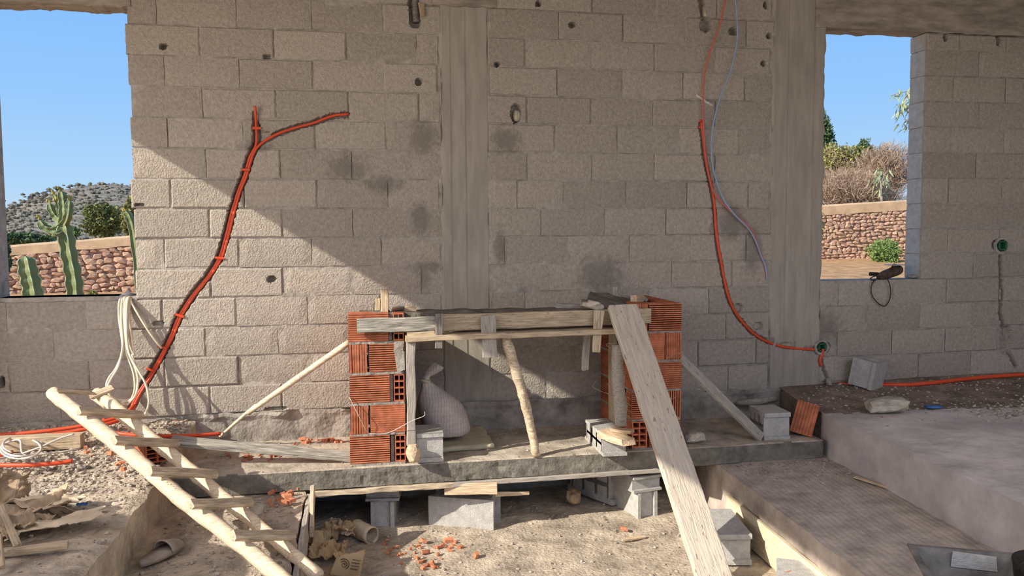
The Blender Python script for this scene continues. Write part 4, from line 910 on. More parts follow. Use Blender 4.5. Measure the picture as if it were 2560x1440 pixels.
# under the slab
crumple('cardboard', at(830, 1335, Z=PIT+.07), .26, .22, .11, M['card'], .4, 'crumpled brown carton in the dark left corner of the pit', 'cardboard', 'cardboard rubbish in the pit', tilt=-.3)
crumple('cardboard', at(852, 1318, Z=PIT+.10), .07, .24, .05, M['paperlight'], .5, 'folded pale carton flap standing in the pit corner', 'cardboard', 'cardboard rubbish in the pit', tilt=1.2, cutf=.1)
crumple('cardboard', at(820, 1378, Z=PIT+.05), .22, .2, .09, M['card'], 1.4, 'torn brown carton behind the printed flap', 'cardboard', 'cardboard rubbish in the pit')
rl0, rl1 = at(888, 1318, Z=PIT+.06), at(930, 1340, Z=PIT+.05); mb = MB(); P_ = [rl0.lerp(rl1, i/8) for i in range(9)]
mb.tube(P_, [.055+.008*nz(i*.9, 2, 2) for i in range(9)], 18, False, .2); o = mb.build('rolled_paper', M['paperlight'], None, True, loc=rl0); o.modifiers.new('thick', 'SOLIDIFY').thickness = .004
tag(o, 'rolled pale paper tube lying in the shaded pit', 'paper roll')
# printed flap with its round spiral mark
fc = at(868, 1412, Z=PIT+.05); fl = empty('printed_carton', fc, 'brown carton flap printed with a dark spiral in the pit', 'cardboard', 'cardboard rubbish in the pit')
fa, fb, fcn, fd = at(822, 1436, Z=PIT+.03), at(898, 1446, Z=PIT+.03), at(914, 1372, Z=PIT+.13), at(842, 1392, Z=PIT+.12)
nrm = (fb-fa).cross(fd-fa).normalized()
if nrm.z < 0: nrm = -nrm
def flp(s_, t, h=0): return fa.lerp(fb, s_).lerp(fd.lerp(fcn, s_), t)+nrm*h
mb = MB(); n = 14; out_ = []
for j in range(n+1):
    for i in range(n+1):
        s_, t = i/n, j/n; t2 = t*(1+.10*nz(s_*5, 3, 3)) if j == n else t; out_.append(flp(s_, t2, .0015*nz(s_*4, t*4, 2)))
w = n+1; mb.add(out_, [(j*w+i, j*w+i+1, (j+1)*w+i+1, (j+1)*w+i) for j in range(n) for i in range(n)]); o = mb.build('carton_flap', M['card'], fl, True); o.modifiers.new('thick', 'SOLIDIFY').thickness = .004
ux = (fb-fa).normalized(); uy = nrm.cross(ux)
mb = MB(); cc = flp(.38, .5, .004)
mb.tube([cc+(ux*math.cos(a)*1.15+uy*math.sin(a))*(.004+.0043*a/2.2) for a in [i*.28 for i in range(62)]], .0022, 5)
mb.build('spiral_print', M['ink'], fl)
for k in range(4):
    mb = MB(); p0 = flp(.64, .68-.12*k, .004); mb.tube([p0+ux*(.006*i)+uy*.0012*math.sin(i*2.1+k) for i in range(10-k % 2)], .0016+.0006*(k % 2), 4); mb.build('print_line', M['ink'], fl)

# small rags and stones around
o = lump('blue_scrap', at(2335, 1017, Z=.47), (.13, .05, .02), M['blue'], sub=2, amp=.6, rot=Matrix.Rotation(-.2, 3, 'Z')); tag(o, 'blue plastic scrap on the upper floor near the flat stone', 'scrap')
o = lump('mortar_lump', at(590, 1322, Z=CH+.03), (.12, .10, .07), M['gravel'], sub=3, amp=.6); tag(o, 'rough grey mortar lump beside the lowest ladder rung', 'lump')
o = lump('mortar_lump', at(640, 1275, Z=CH+.03), (.09, .05, .07), M['rock'], sub=2, amp=.5); tag(o, 'small stone chunk between the two lower ladder rungs', 'lump')
o = lump('rubble_chunk', at(1735, 1092, Z=SL+.04), (.16, .10, .07), M['rock'], sub=2, amp=.5); tag(o, 'shaded stone chunk on the slab right of the right pillar', 'stone')
o = lump('rubble_chunk', at(1435, 1240, Z=PIT+.06), (.16, .10, .11), M['card'], sub=2, amp=.6); tag(o, 'crumpled brown rag in the shade under the slab', 'rag')

# ------------------------------------------------------------------ brick chips
CH_V = []
M['chipbrick'] = mat('broken_brick', (.58, .23, .125), .9, .15, 14, .3, 60, .004, rnd=.12)
for k in range(8):
    bm = bmesh.new(); nn = R.randint(4, 6); a0 = R.uniform(0, 6); th = R.uniform(.12, .28); lo = []; hi = []
    for q in range(nn):
        a = a0+2*math.pi*(q+R.uniform(-.3, .3))/nn; r_ = R.uniform(.35, .65); lo.append(bm.verts.new((math.cos(a)*r_, math.sin(a)*r_*.7, -th*R.uniform(.6, 1)))); hi.append(bm.verts.new((math.cos(a)*r_*R.uniform(.75, 1), math.sin(a)*r_*.7*R.uniform(.7, 1), th*R.uniform(.5, 1.2))))
    bm.faces.new(lo[::-1]); bm.faces.new(hi)
    for q in range(nn): bm.faces.new((lo[q], lo[(q+1) % nn], hi[(q+1) % nn], hi[q]))
    bmesh.ops.triangulate(bm, faces=bm.faces); bmesh.ops.recalc_face_normals(bm, faces=bm.faces)
    me = bpy.data.meshes.new('brick_chip'); bm.to_mesh(me); bm.free(); me.materials.append(M['chipbrick']); CH_V.append(me)
def chips(where, Z, spots, spread, n, size, grp, lab):
    for k in range(n):
        u, v = R.choice(spots); u += R.gauss(0, spread[0]); v += R.gauss(0, spread[1])
        o = obj('brick_chip', R.choice(CH_V)); s_ = size*R.uniform(.5, 1.5)
        z = Z(u, v) if callable(Z) else Z
        p = at(u, v, Z=z); place(o, p+Vector((0, 0, s_*.12)), Matrix.Rotation(R.uniform(0, 6.28), 3, 'Z') @ Matrix.Rotation(R.uniform(-.3, .3), 3, 'X')); o.scale = (s_, s_, s_)
        tag(o, lab, 'brick chip', grp)
chips('', PIT+.008, [(1000, 1385), (995, 1405), (1050, 1365), (1120, 1360), (1100, 1385), (1090, 1410), (1065, 1415), (985, 1370)], (16, 9), 42, .032, 'red brick chips on the lit pit floor', 'small red brick chip scattered on the lit pit floor')
for k, (u, v, s_, lb) in enumerate(((1120, 1350, .06, 'largest red brick chip on the lit pit floor'), (1190, 1388, .06, 'lone red brick chip right of the scattered chips'), (1058, 1352, .055, 'red brick shard at the back of the scattered chips'), (1062, 1380, .055, 'curved red brick shard amid the scattered chips'), (1080, 1408, .07, 'ribbed red brick shard nearest the camera'), (1560, 1322, .05, 'thin red brick shard before the right slab prop'))):
    o = obj('brick_shard', CH_V[k]); p = at(u, v, Z=PIT+.02); place(o, p, Matrix.Rotation(k*1.1, 3, 'Z') @ Matrix.Rotation(.4, 3, 'X')); o.scale = (s_*1.2, s_, s_*1.1); tag(o, lb, 'brick shard', 'larger red brick shards')
chips('', SL+.006, [(600, 1140), (640, 1135), (660, 1143), (720, 1108), (770, 1103), (820, 1100), (620, 1150)], (22, 4), 40, .036, 'red brick chips on the hearth slab', 'small red brick chip on the slab left of the left pillar')
chips('', CH+.008, [(690, 1228), (730, 1232), (715, 1245), (660, 1232), (700, 1260)], (14, 6), 16, .045, 'red brick chips in the channel', 'red brick chip on the channel floor below the slab edge')
chips('', .455, [(290, 1140), (310, 1165), (340, 1060), (380, 1075), (430, 1055), (240, 1130)], (20, 7), 26, .035, 'red brick chips on the left rubble', 'small red brick chip on the rubble around the ladder')
o = obj('brick_shard', CH_V[3]); place(o, at(1972, 1430, Z=PIT+.185), Matrix.Rotation(.3, 3, 'Z')); o.scale = (.06, .02, .02); tag(o, 'thin red chip lying on the cut-off lower block', 'brick shard', 'larger red brick shards')

# ------------------------------------------------------------------ gravel (uncountable)
def gravel(name, area, zf_, n, smin, smax, m, label, seed, parent=None):
    rr = random.Random(seed); mb = MB(); t = (1+5**.5)/2
    iv = [Vector(q).normalized() for q in ((-1, t, 0), (1, t, 0), (-1, -t, 0), (1, -t, 0), (0, -1, t), (0, 1, t), (0, -1, -t), (0, 1, -t), (t, 0, -1), (t, 0, 1), (-t, 0, -1), (-t, 0, 1))]
    fi = [(0, 11, 5), (0, 5, 1), (0, 1, 7), (0, 7, 10), (0, 10, 11), (1, 5, 9), (5, 11, 4), (11, 10, 2), (10, 7, 6), (7, 1, 8), (3, 9, 4), (3, 4, 2), (3, 2, 6), (3, 6, 8), (3, 8, 9), (4, 9, 5), (2, 4, 11), (6, 2, 10), (8, 6, 7), (9, 8, 1)]
    vs = []; fs = []
    for k in range(n):
        x, y = area(rr); s_ = smin+(smax-smin)*rr.random()**3; z = zf_(x, y); b = len(vs)
        sx_, sy_, sz_ = s_*rr.uniform(.7, 1.3), s_*rr.uniform(.7, 1.3), s_*rr.uniform(.4, .8); a = rr.uniform(0, 6.28); ca, sa = math.cos(a), math.sin(a)
        for p in iv:
            q = rr.uniform(.75, 1.15); px_, py_ = p.x*sx_*q, p.y*sy_*q; vs.append((x+px_*ca-py_*sa, y+px_*sa+py_*ca, z+sz_*.5+p.z*sz_*q))
        fs += [tuple(b+i for i in f) for f in fi]
    me = bpy.data.meshes.new(name); me.from_pydata(vs, [], fs); o = obj(name, me, None, m)
    return tag(o, label, 'gravel', None, 'stuff')
gravel('rubble_gravel', lambda r_: (r_.uniform(-2.55, -1.17), -abs(r_.gauss(.0, .9))-.03), h_left, 5200, .004, .020, M['gravel'], 'loose gravel and crushed mortar over the left platform', 1)
gravel('pit_gravel', lambda r_: (r_.uniform(-.28, 2.3), r_.uniform(-2.2, -.3)), lambda x, y: PIT+rough(x, y, .014, .007), 1500, .002, .013, M['gravel'], 'fine gravel strewn over the pit floor', 2)
gravel('channel_gravel', lambda r_: (r_.uniform(-1.08, -.38), r_.uniform(-2.4, -.86)), lambda x, y: CH-.01+rough(x, y, .02, .010), 900, .002, .014, M['gravel'], 'loose grit on the channel floor', 3)
gravel('upper_gravel', lambda r_: (r_.uniform(3.4, 5.6), -abs(r_.gauss(0, .45))-.03), h_up, 900, .003, .014, M['gravel'], 'gravel scattered along the right wall foot', 4)
gravel('upper_heap_gravel', lambda r_: (r_.gauss(4.75, .22), r_.gauss(-.95, .12)), h_up, 500, .004, .018, M['gravel'], 'small heap of gravel on the upper floor at the right', 5)
gravel('step_gravel', lambda r_: (r_.uniform(2.55, 3.28), -.86-abs(r_.gauss(0, .25))), lambda x, y: STEP+rough(x, y, .008, .004), 450, .002, .013, M['gravel'], 'grit on the combed step in front of the slab', 6)
gravel('slab_gravel', lambda r_: (r_.uniform(-1.05, 3.2), r_.uniform(-.82, -.03)), lambda x, y: SL+rough(x, y, .006, .004), 900, .002, .009, M['gravel'], 'fine mortar crumbs on top of the hearth slab', 7)

for k, (u, v, a, b) in enumerate(((1746, 241, .05, .016), (1758, 249, .05, .018), (1768, 256, .045, .018), (1778, 262, .03, .012))):
    q = lump('plaster_smear', at(u, v, Y=-.004), (a, .008, b), M['whiteplaster'], wall, sub=2, amp=.7, rot=Matrix.Rotation(.45, 3, 'Y'))
# ------------------------------------------------------------------ outside: ground, garden walls, plants, hill
M['soil'] = mat('orange_soil', (.50, .285, .135), 1., .2, 3, .6, 8, .05, coord='Position')
M['sand'] = mat('pale_outside_ground', (.52, .43, .32), 1., .2, 1.5, .6, 8, .05, coord='Position')
M['hill'] = mat('dry_hillside', (.265, .215, .16), 1., .2, .09, .0, coord='Position', col2=(.19, .165, .125), detail=10)
M['hillbush'] = mat('hill_scrub', (.205, .185, .14), 1., .25, .05, 0, coord='Position')
M['stone'] = mat('rose_limestone', (.60, .375, .255), .95, .16, 4, .6, 14, .02, rnd=.16)
M['stone_y'] = mat('tan_limestone', (.64, .43, .27), .95, .16, 4, .6, 14, .02, rnd=.14)
def rubble_face(nt, out):
    N, Lk = nt.nodes, nt.links; g = N.new('ShaderNodeNewGeometry'); mp = N.new('ShaderNodeMapping'); mp.inputs['Scale'].default_value = (1, 1, 1.7); Lk.new(g.outputs['Position'], mp.inputs[0])
    v = N.new('ShaderNodeTexVoronoi'); v.feature = 'DISTANCE_TO_EDGE'; v.inputs['Scale'].default_value = 4.6; Lk.new(mp.outputs[0], v.inputs['Vector'])
    r_ = N.new('ShaderNodeMapRange'); r_.inputs['From Min'].default_value = .02; r_.inputs['From Max'].default_value = .10; Lk.new(v.outputs['Distance'], r_.inputs['Value'])
    mx = N.new('ShaderNodeMix'); mx.data_type = 'RGBA'; Lk.new(r_.outputs[0], mx.inputs['Factor']); Lk.new(out, mx.inputs[6]); mx.inputs[7].default_value = (.60, .385, .26, 1); return mx.outputs[2]
M['joint'] = mat('earth_mortar', (.36, .22, .14), 1., .2, 6, .6, 14, .02, coord='Position', extra=rubble_face)
M['plaster'] = mat('ochre_plaster_cap', (.62, .42, .245), .95, .12, 2, .4, 12, .01, coord='Position')
M['cactus'] = mat('cactus_skin', (.15, .19, .08), .7, .15, 6, .1, 20, .005, col2=(.25, .28, .125))
M['rib'] = mat('cactus_rib_edge', (.46, .47, .26), .8, .1, 6, 0)
M['bloom'] = mat('cactus_bud', (.50, .40, .10), .8, .2, 6, 0)
def leafmat(name, c, c2):
    m = mat(name, c, .75, .2, 9, 0, coord='Position', col2=c2, spec=.2); b = m.node_tree.nodes['Principled BSDF']; return m
M['leaf_olive'] = leafmat('olive_leaves', (.20, .215, .075), (.09, .11, .04))
M['leaf_dark'] = leafmat('evergreen_needles', (.11, .16, .065), (.05, .085, .04))
M['leaf_yel'] = leafmat('yellowing_leaves', (.36, .31, .10), (.19, .20, .07))
M['leaf_bright'] = leafmat('bright_shrub_leaves', (.22, .30, .09), (.10, .17, .05))
M['leaf_euc'] = leafmat('eucalyptus_leaf', (.36, .40, .24), (.19, .24, .13))
M['twig'] = mat('dry_twigs', (.44, .31, .215), .95, .2, 2, 0, coord='Position', col2=(.25, .175, .125))
M['trunk'] = mat('grey_bark', (.33, .27, .21), .95, .2, 6, .4, 14, .02)
def gz_(x, y):
    return .12+.60*min(1, max(0, (y-.3)/20))*(.55+.45*max(0, min(1, (x+4)/9)))+.05*nz(x*.6, y*.6, 2)
terrain('ground_outside', -60, 70, .22, 62, lambda x, y: gz_(x, y)-(0 if y > 1 else .1), M['soil'], .9)
terrain('ground_front', -60, 70, -70, -7.4, lambda x, y: -.25+.04*nz(x, y, 3), M['sand'], 2.5)
terrain('ground_left', -60, -2.8, -7.5, .3, lambda x, y: -.22+.03*nz(x, y, 5), M['sand'], 1.2)
# stone walls
SV = []
for k in range(12):
    bm = bmesh.new(); bmesh.ops.create_icosphere(bm, subdivisions=1, radius=.5); sd = k*5.3
    for v in bm.verts:
        q = v.co*(1+.45*nz(v.co.x*2+sd, v.co.y*2, v.co.z*2))
        v.co = Vector([math.copysign(min(abs(a), .40), a)*1.28 for a in q])
    me = bpy.data.meshes.new('stone'); bm.to_mesh(me); bm.free(); me.materials.append(M['stone'] if k % 3 else M['stone_y']); SV.append(me)
def stone_wall(label, Y, ptop, cap_px, x0, x1, zbase, rowh, sw, xs0, xs1):
    """ptop: two photo points on the cap's upper edge; the wall follows that slope"""
    a, b = at(*ptop[0], Y=Y), at(*ptop[1], Y=Y); sl_ = (b.z-a.z)/(b.x-a.x); k = (a-CAM).dot(CF)/FPX
    ztop = lambda x: a.z+(x-a.x)*sl_; ch = cap_px*k
    w = empty('stone_wall', ((x0+x1)/2, Y, zbase), label, 'wall', 'garden walls outside')
    mb = MB(); mb.rings([[(x, Y+.05, zbase-.3), (x, Y+.45, zbase-.3), (x, Y+.45, ztop(x)-ch), (x, Y+.05, ztop(x)-ch)] for x in [lerp(x0, x1, i/20) for i in range(21)]]); mb.build('wall_core', M['joint'], w)
    mb = MB(); rings = []
    for i in range(81):
        x = lerp(x0, x1, i/80); z = ztop(x)+nz(x*1.5, Y, 1)*.02; zb_ = ztop(x)-ch+nz(x*3, Y, 4)*.03
        rings.append([(x, Y-.03, zb_), (x, Y+.5, zb_), (x, Y+.5, z-.05), (x, Y+.36, z), (x, Y+.10, z), (x, Y-.02, z-.05)])
    mb.rings(rings).build('plaster_cap', M['plaster'], w, False)
    z = zbase-.05; row = 0; cnt = 0
    while z < ztop((xs0+xs1)/2)-ch-.02:
        h = rowh*R.uniform(.75, 1.3); x = xs0+R.uniform(-.1, .1)
        while x < xs1:
            ww = sw*R.uniform(.55, 1.6); slz = sl_*(x-(xs0+xs1)/2)
            o = obj('stone', R.choice(SV)); hh = h*R.uniform(.85, 1.35)
            place(o, (x+ww/2, Y+.05+R.uniform(-.03, .02), z+h/2+slz+R.uniform(-.025, .025)), Matrix.Rotation(R.uniform(-.22, .22), 3, 'Y') @ Matrix.Rotation(R.choice((0, math.pi)), 3, 'Z'), w)
            o.scale = (ww*1.06, .16, hh*1.05); x += ww; cnt += 1
        z += h; row += 1
    return w
A0, A1 = at(-20, 700, Y=15), at(350, 700, Y=15)
stone_wall('rose stone garden wall with ochre cap seen through the left window', 15, ((30, 612), (330, 588)), 27, A0.x-4, A1.x+3, .25, .115, .19, A0.x-.5, A1.x+.6)
B0, B1 = at(2035, 600, Y=20), at(2275, 600, Y=20)
stone_wall('sunlit rubble stone wall with ochre cap seen through the right window', 20, ((2049, 513), (2262, 500)), 26, B0.x-4, B1.x+6, .66, .112, .20, B0.x-.3, B1.x+.4)

# cacti
def cactus_stem(mb, edge, pts, rad, nr=5, tip=True):
    P = spline(pts, 7); n = len(P)
    for side in (0,):
        rings = []; t0 = (P[1]-P[0]).normalized(); a = Vector((0, -1, 0)); a = (a-t0*a.dot(t0)).normalized()
        for i, p in enumerate(P):
            t = (P[min(i+1, n-1)]-P[max(i-1, 0)]).normalized(); a = (a-t*a.dot(t)).normalized(); b = t.cross(a)
            f = i/(n-1); r_ = rad*(1-.12*f)*(1+.10*math.sin(i*1.25)); 
            if tip and f > .86: r_ *= math.sqrt(max(.02, 1-((f-.86)/.14)**2))
            rg = []
            for k in range(nr*4):
                w = 2*math.pi*k/(nr*4)+.5; q = (1, .66, .52, .66)[k % 4]; rg.append(p+(a*math.cos(w)+b*math.sin(w))*r_*q)
            rings.append(rg)
        mb.rings(rings)
        for k in range(0, nr*4, 4): edge.tube([rg[k] for rg in rings[:-1]], rad*.07, 4)
def cactus(label, Y, stems, base, buds):
    c = empty('cactus', base, label, 'cactus', 'candelabra cacti in the garden')
    for i, (pts, r_) in enumerate(stems):
        mb, ed = MB(), MB(); cactus_stem(mb, ed, [at(u, v, Y=Y+dy) for u, v, dy in pts], r_)
        s_ = mb.build('stem' if i == 0 else 'arm', M['cactus'], c, False)
        e_ = ed.build('rib_edge', M['rib'], None); e_['kind'] = 'stuff'; e_.parent = s_
    for u, v in buds:
        p = at(u, v, Y=Y); mb = MB()
        for k in range(5): q = p+Vector([R.uniform(-.02, .02) for _ in range(3)]); mb.tube([q, q+Vector((0, 0, .03))], [.016, .012], 5)
        mb.build('bud', M['bloom'], c)
    return c
Yc = 5.0
cactus('tall branching cactus in front of the left garden wall', Yc,
       [([(192, 800, 0), (187, 740, 0), (182, 690, 0), (172, 640, 0), (164, 590, 0), (158, 556, 0)], .105),
        ([(156, 565, 0), (135, 575, 0), (112, 570, 0), (98, 552, 0)], .062), ([(156, 560, 0), (142, 545, .1), (130, 528, .1), (123, 508, .1)], .050),
        ([(157, 560, 0), (152, 530, .05), (146, 505, .05), (135, 486, .05)], .048), ([(158, 560, 0), (158, 525, 0), (156, 500, 0), (152, 477, 0)], .058),
        ([(160, 562, 0), (170, 540, -.1), (173, 520, -.1), (174, 502, -.1)], .052), ([(155, 575, 0), (142, 585, -.1), (130, 583, -.1)], .035)], at(192, 800, Y=Yc),
       [(97, 546), (122, 506), (133, 484), (152, 474), (174, 498), (160, 525), (140, 500), (128, 585)])
cactus('short thick cactus stem at the left end of the left window', 4.2, [([(86, 820, 0), (84, 760, 0), (78, 715, 0), (70, 680, 0), (63, 640, 0)], .112)], at(86, 820, Y=4.2), [])
cactus('cactus arm peeping past the right edge of the left window', 6, [([(356, 830, 0), (345, 680, 0), (332, 580, 0), (322, 545, 0), (312, 528, 0)], .06)], at(345, 640, Y=6), [(312, 526), (318, 540)])

# foliage
def leaves(n, c, rad, ls, asp, rr, up=0., shell=.5, lump_=1.):
    vs = []; fs = []
    while len(fs) < n:
        d = Vector((rr.gauss(0, 1), rr.gauss(0, 1), rr.gauss(0, 1))).normalized(); k = (shell+(1-shell)*rr.random())
        k *= 1+.45*lump_*nz(d.x*2.3+c.x, d.y*2.3, d.z*2.3)
        p = Vector(c)+Vector((d.x*rad[0], d.y*rad[1], d.z*rad[2]))*k
        a = (Vector((rr.gauss(0, 1), rr.gauss(0, 1), rr.gauss(0, 1)+up))+d*.6).normalized(); b = a.orthogonal().normalized(); b.rotate(Quaternion(a, rr.uniform(0, 6.28)))
        l = ls*rr.uniform(.6, 1.4); w = l*asp; i = len(vs)
        vs += [p-a*l*.5, p+b*w*.5, p+a*l*.5, p-b*w*.5]; fs.append((i, i+1, i+2, i+3))
    return vs, fs
def mesh_of(name, vs, fs, m, parent):
    me = bpy.data.meshes.new(name); me.from_pydata([tuple(v) for v in vs], [], fs); o = obj(name, me, None, m); return put(o, parent)
def plant(name, label, cat, Y, u, v, ru, rv, n, ls, asp, m, grp, trunk_v=None, up=0., seed=1, extra=None, shell=.5, lump_=1., zb=None):
    rr = random.Random(seed); c = at(u, v, Y=Y); k = (c-CAM).dot(CF)/FPX; zg = gz_(c.x, Y) if zb is None else zb
    t = empty(name, (c.x, Y, zg), label, cat, grp)
    vs, fs = leaves(n, c, (ru*k, ru*k*.8, rv*k), ls, asp, rr, up, shell, lump_); mesh_of('foliage', vs, fs, M[m], t)
    if extra:
        for (m2, n2, ls2, asp2, du, dv, fu, fv) in extra:
            vs, fs = leaves(n2, c+CR*du*k-CU*dv*k, (ru*k*fu, ru*k*fu*.8, rv*k*fv), ls2, asp2, rr, up, shell, lump_); mesh_of('foliage', vs, fs, M[m2], t)
    mb = MB(); top = c-Vector((0, 0, rv*k*.2)); rb = max(.03, ru*k*.06)
    for q in range(5):
        e = top+Vector((rr.uniform(-1, 1)*ru*k*.6, rr.uniform(-.5, .5)*ru*k, rr.uniform(.1, .9)*rv*k)); bs = Vector((c.x+rr.uniform(-.1, .1), Y, zg-.1)); mb.tube(spline([bs, bs.lerp(e, .5)+Vector((rr.uniform(-.1, .1), 0, .1)), e], 4), [rb*(1-.8*i/8) for i in range(9)], 6)
    mb.build('trunk', M['trunk'], t, True)
    return t
TG = 'trees beyond the garden walls'
plant('olive_tree', 'rounded olive-green tree behind the left garden wall', 'tree', 30, 255, 552, 46, 42, 5200, .17, .4, 'leaf_olive', TG, seed=1, extra=[('leaf_yel', 1200, .15, .4, 6, -8, .95, .9)])
plant('olive_tree', 'yellowish tree cut off by the left window jamb', 'tree', 28, 330, 550, 26, 52, 3200, .17, .4, 'leaf_yel', TG, seed=2, extra=[('leaf_olive', 2200, .15, .4, 2, 4, 1, 1)])
plant('shrub', 'small dark green shrub behind the tall cactus', 'shrub', 26, 182, 582, 16, 14, 900, .14, .5, 'leaf_bright', TG, seed=3)
plant('shrub', 'low dark bush behind the cap of the left wall', 'shrub', 24, 60, 597, 60, 14, 2200, .16, .5, 'leaf_dark', TG, seed=4)
plant('shrub', 'dark bush at the left edge of the left window', 'shrub', 9, 0, 640, 22, 62, 2600, .10, .5, 'leaf_dark', 'garden shrubs', seed=5)
plant('shrub', 'small yellow-green weed at the foot of the left wall', 'shrub', 13.5, 232, 742, 14, 16, 300, .09, .5, 'leaf_yel', 'garden shrubs', seed=6)
plant('shrub', 'small weed at the right foot of the left wall', 'shrub', 13.5, 318, 748, 10, 14, 200, .09, .5, 'leaf_yel', 'garden shrubs', seed=61)
plant('evergreen_tree', 'dark evergreen tip left in the right window', 'tree', 34, 2048, 345, 34, 62, 4200, .20, .4, 'leaf_dark', TG, seed=7, up=.4)
plant('evergreen_tree', 'small evergreen top in the middle of the right window', 'tree', 32, 2160, 385, 26, 36, 2000, .18, .35, 'leaf_dark', TG, seed=8, up=.6)
plant('yellow_tree', 'yellow-green bush left behind the right stone wall', 'tree', 27, 2095, 412, 62, 52, 5200, .15, .4, 'leaf_yel', TG, seed=9, extra=[('twig', 5200, .35, .05, 0, 20, 1.1, 1.1)])
plant('dry_bush', 'leafless brown thicket right behind the right stone wall', 'bush', 25, 2215, 425, 74, 70, 9500, .38, .045, 'twig', TG, seed=10, up=1.0, lump_=.7, shell=.2)
plant('dry_bush', 'pale dry thicket along the cap of the right wall', 'bush', 23, 2120, 470, 105, 52, 9500, .34, .045, 'twig', TG, seed=11, up=.9, lump_=.6, shell=.2)
plant('dry_bush', 'low tangle of dry twigs just over the right wall cap', 'bush', 23.2, 2150, 498, 130, 34, 9000, .32, .05, 'twig', TG, seed=21, up=.8, lump_=.4, shell=.1)
plant('dry_bush', 'dry thicket hidden left of the right window', 'bush', 24, 1900, 450, 130, 70, 6000, .40, .06, 'twig', TG, seed=22, up=.8, lump_=.5, shell=.2)
plant('shrub', 'bright green shrub at the foot of the right stone wall', 'shrub', 18.6, 2212, 632, 44, 34, 4200, .085, .4, 'leaf_bright', 'garden shrubs', seed=12)
plant('shrub', 'drooping yellow-green leaves at the left edge of the right window', 'shrub', 8, 2042, 560, 16, 44, 420, .16, .22, 'leaf_yel', 'garden shrubs', seed=13, up=-1.5)
# eucalyptus twigs with single leaves
bm = bmesh.new(); L_ = 1.0; vsl = [bm.verts.new((t, w*s_*.5, -.25*t*t+.05*abs(s_)*w)) for t, w in ((0, .02), (.25, .16), (.55, .17), (.85, .08), (1, .01)) for s_ in (-1, 0, 1)]
for i in range(4):
    for j in range(2): bm.faces.new((vsl[i*3+j], vsl[i*3+j+1], vsl[i*3+j+4], vsl[i*3+j+3]))
LM = bpy.data.meshes.new('leaf'); bm.to_mesh(LM); bm.free(); LM.materials.append(M['leaf_euc'])
def euc(label, Y, stems, n, seed, ls=.15, thick=.012, trunkpts=None, pick=None):
    rr = random.Random(seed); b0_ = at(*trunkpts[0], Y=Y) if trunkpts else at(*stems[0][0], Y=Y)
    t = empty('eucalyptus_tree', b0_, label, 'tree', 'eucalyptus outside the right window')
    P_all = []
    if trunkpts:
        tw = MB(); P = spline([at(u, v, Y=Y) for u, v in trunkpts], 6); tw.tube(P, [thick*3*(1-.5*i/len(P)) for i in range(len(P))], 8); tw.build('trunk', M['trunk'], t, True)
    for st in stems:
        tw = MB(); P = spline([at(u, v, Y=Y+.1*i*(ls/.15)) for i, (u, v) in enumerate(st)], 6); P_all += P[4:]; tw.tube(P, [thick*(1-.7*i/len(P)) for i in range(len(P))], 5); tw.build('twig', M['trunk'], t, True)
    for k in range(n):
        p = rr.choice(P_all)+Vector([rr.gauss(0, .2*ls) for _ in range(3)]); d = Vector((rr.gauss(-.15, .5), rr.gauss(0, .5), -1+rr.gauss(0, .35))).normalized()
        o = obj('leaf', LM); place(o, p, frame(d, Vector((rr.gauss(0, 1), rr.gauss(0, 1), .2))), t); s_ = ls*rr.uniform(.6, 1.25); o.scale = (s_, s_*1.1, s_)
    return t
euc('eucalyptus with leaves hanging into the upper right of the right window', 4.5, [[(2420, 215), (2340, 215), (2290, 226), (2248, 232), (2228, 240)], [(2420, 225), (2320, 232), (2280, 250), (2262, 262), (2240, 262)], [(2420, 240), (2320, 250), (2280, 290), (2262, 305), (2255, 318)], [(2340, 215), (2275, 232), (2255, 262), (2245, 285)], [(2420, 250), (2320, 245), (2275, 275), (2260, 300)]], 110, 3, trunkpts=[(2430, 760), (2425, 500), (2422, 210)])
euc('eucalyptus sapling standing behind the cap of the right stone wall', 21.3, [[(2208, 540), (2202, 470), (2200, 440), (2195, 425)], [(2203, 500), (2204, 460), (2215, 430), (2228, 422)], [(2203, 490), (2202, 455), (2188, 440), (2178, 452)]], 46, 4, .42, .03, trunkpts=[(2214, 640), (2210, 560), (2203, 490)])
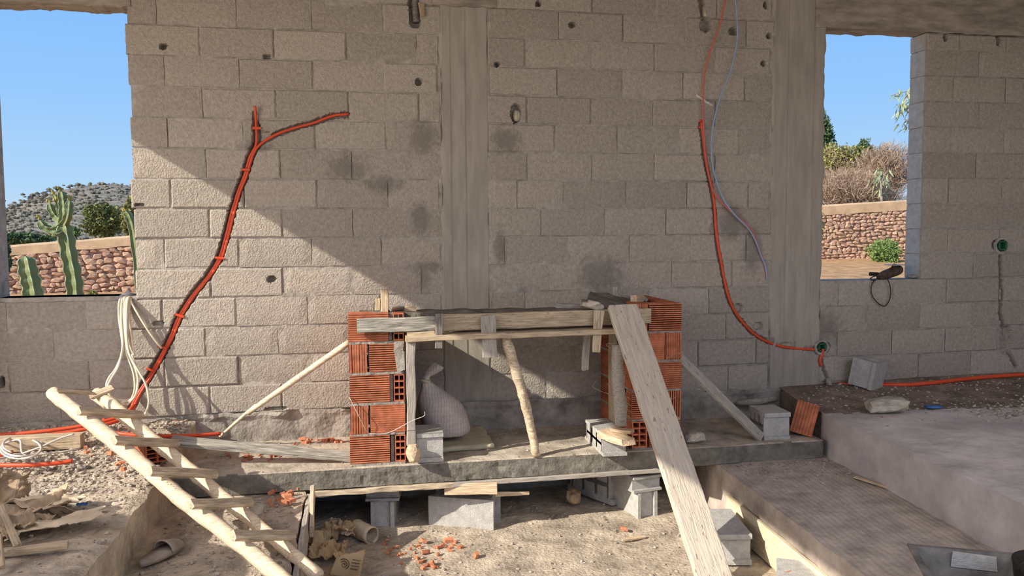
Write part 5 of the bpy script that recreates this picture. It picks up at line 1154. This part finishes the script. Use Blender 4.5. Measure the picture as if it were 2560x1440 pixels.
# grey hill
def ridge(u): 
    pts = ((-2500, 640), (-900, 590), (-200, 556), (0, 528), (70, 500), (130, 480), (200, 470), (270, 463), (330, 466), (420, 474), (700, 500), (1400, 540), (2600, 560))
    for (a, b), (c, d) in zip(pts, pts[1:]):
        if a <= u <= c: return lerp(b, d, (u-a)/(c-a))
    return 560
mb = MB(); vs = []; fs = []; NU, NT = 150, 40; hp = {}
for j in range(NT+1):
    for i in range(NU+1):
        u = lerp(-1500, 1500, i/NU); t = j/NT; Yh = lerp(62, 330, t); p = at(u, lerp(612, ridge(u), t**.75), Y=Yh)
        p.z += (nz(p.x*.05, p.y*.05, 1)*2.2+nz(p.x*.2, p.y*.2, 4)*.8)*t; vs.append(p)
w_ = NU+1
for j in range(NT):
    for i in range(NU): fs.append((j*w_+i, j*w_+i+1, (j+1)*w_+i+1, (j+1)*w_+i))
n0 = len(vs)
for i in range(NU+1): vs.append(vs[NT*w_+i]+Vector((0, 60, -60)))
for i in range(NU): fs.append((NT*w_+i, NT*w_+i+1, n0+i+1, n0+i))
o = mb.add(vs, fs).build('hill', M['hill'], None, True); o['kind'] = 'structure'
rr = random.Random(5); mb2 = MB(); bvs = []; bfs = []
iv = [Vector(q) for q in ((0, 0, 1), (.9, 0, .3), (.28, .85, .3), (-.72, .53, .3), (-.72, -.53, .3), (.28, -.85, .3), (.6, .4, -.4), (-.6, .4, -.4), (0, -.7, -.4))]
fi_ = [(0, 1, 2), (0, 2, 3), (0, 3, 4), (0, 4, 5), (0, 5, 1), (1, 6, 2), (2, 7, 3), (3, 7, 4), (4, 8, 5), (5, 8, 1), (1, 8, 6), (2, 6, 7), (4, 7, 8)]
for k in range(4200):
    j = rr.randint(2, NT); i = rr.randint(int(NU*.42), int(NU*.68)) if rr.random() < .8 else rr.randint(0, NU); p = vs[j*w_+i]+Vector((rr.uniform(-6, 6), rr.uniform(-3, 3), 0)); s_ = rr.uniform(.25, .9)*(.35+.9*j/NT); b = len(bvs)
    bvs += [p+Vector((q.x*s_*1.3, q.y*s_, q.z*s_*.8)) for q in iv]; bfs += [tuple(b+q for q in f) for f in fi_]
me = bpy.data.meshes.new('hill_scrub'); me.from_pydata([tuple(v) for v in bvs], [], bfs); tag(obj('hill_scrub', me, None, M['hillbush']), 'grey-green scrub dotting the far hillside', 'scrub', None, 'stuff')
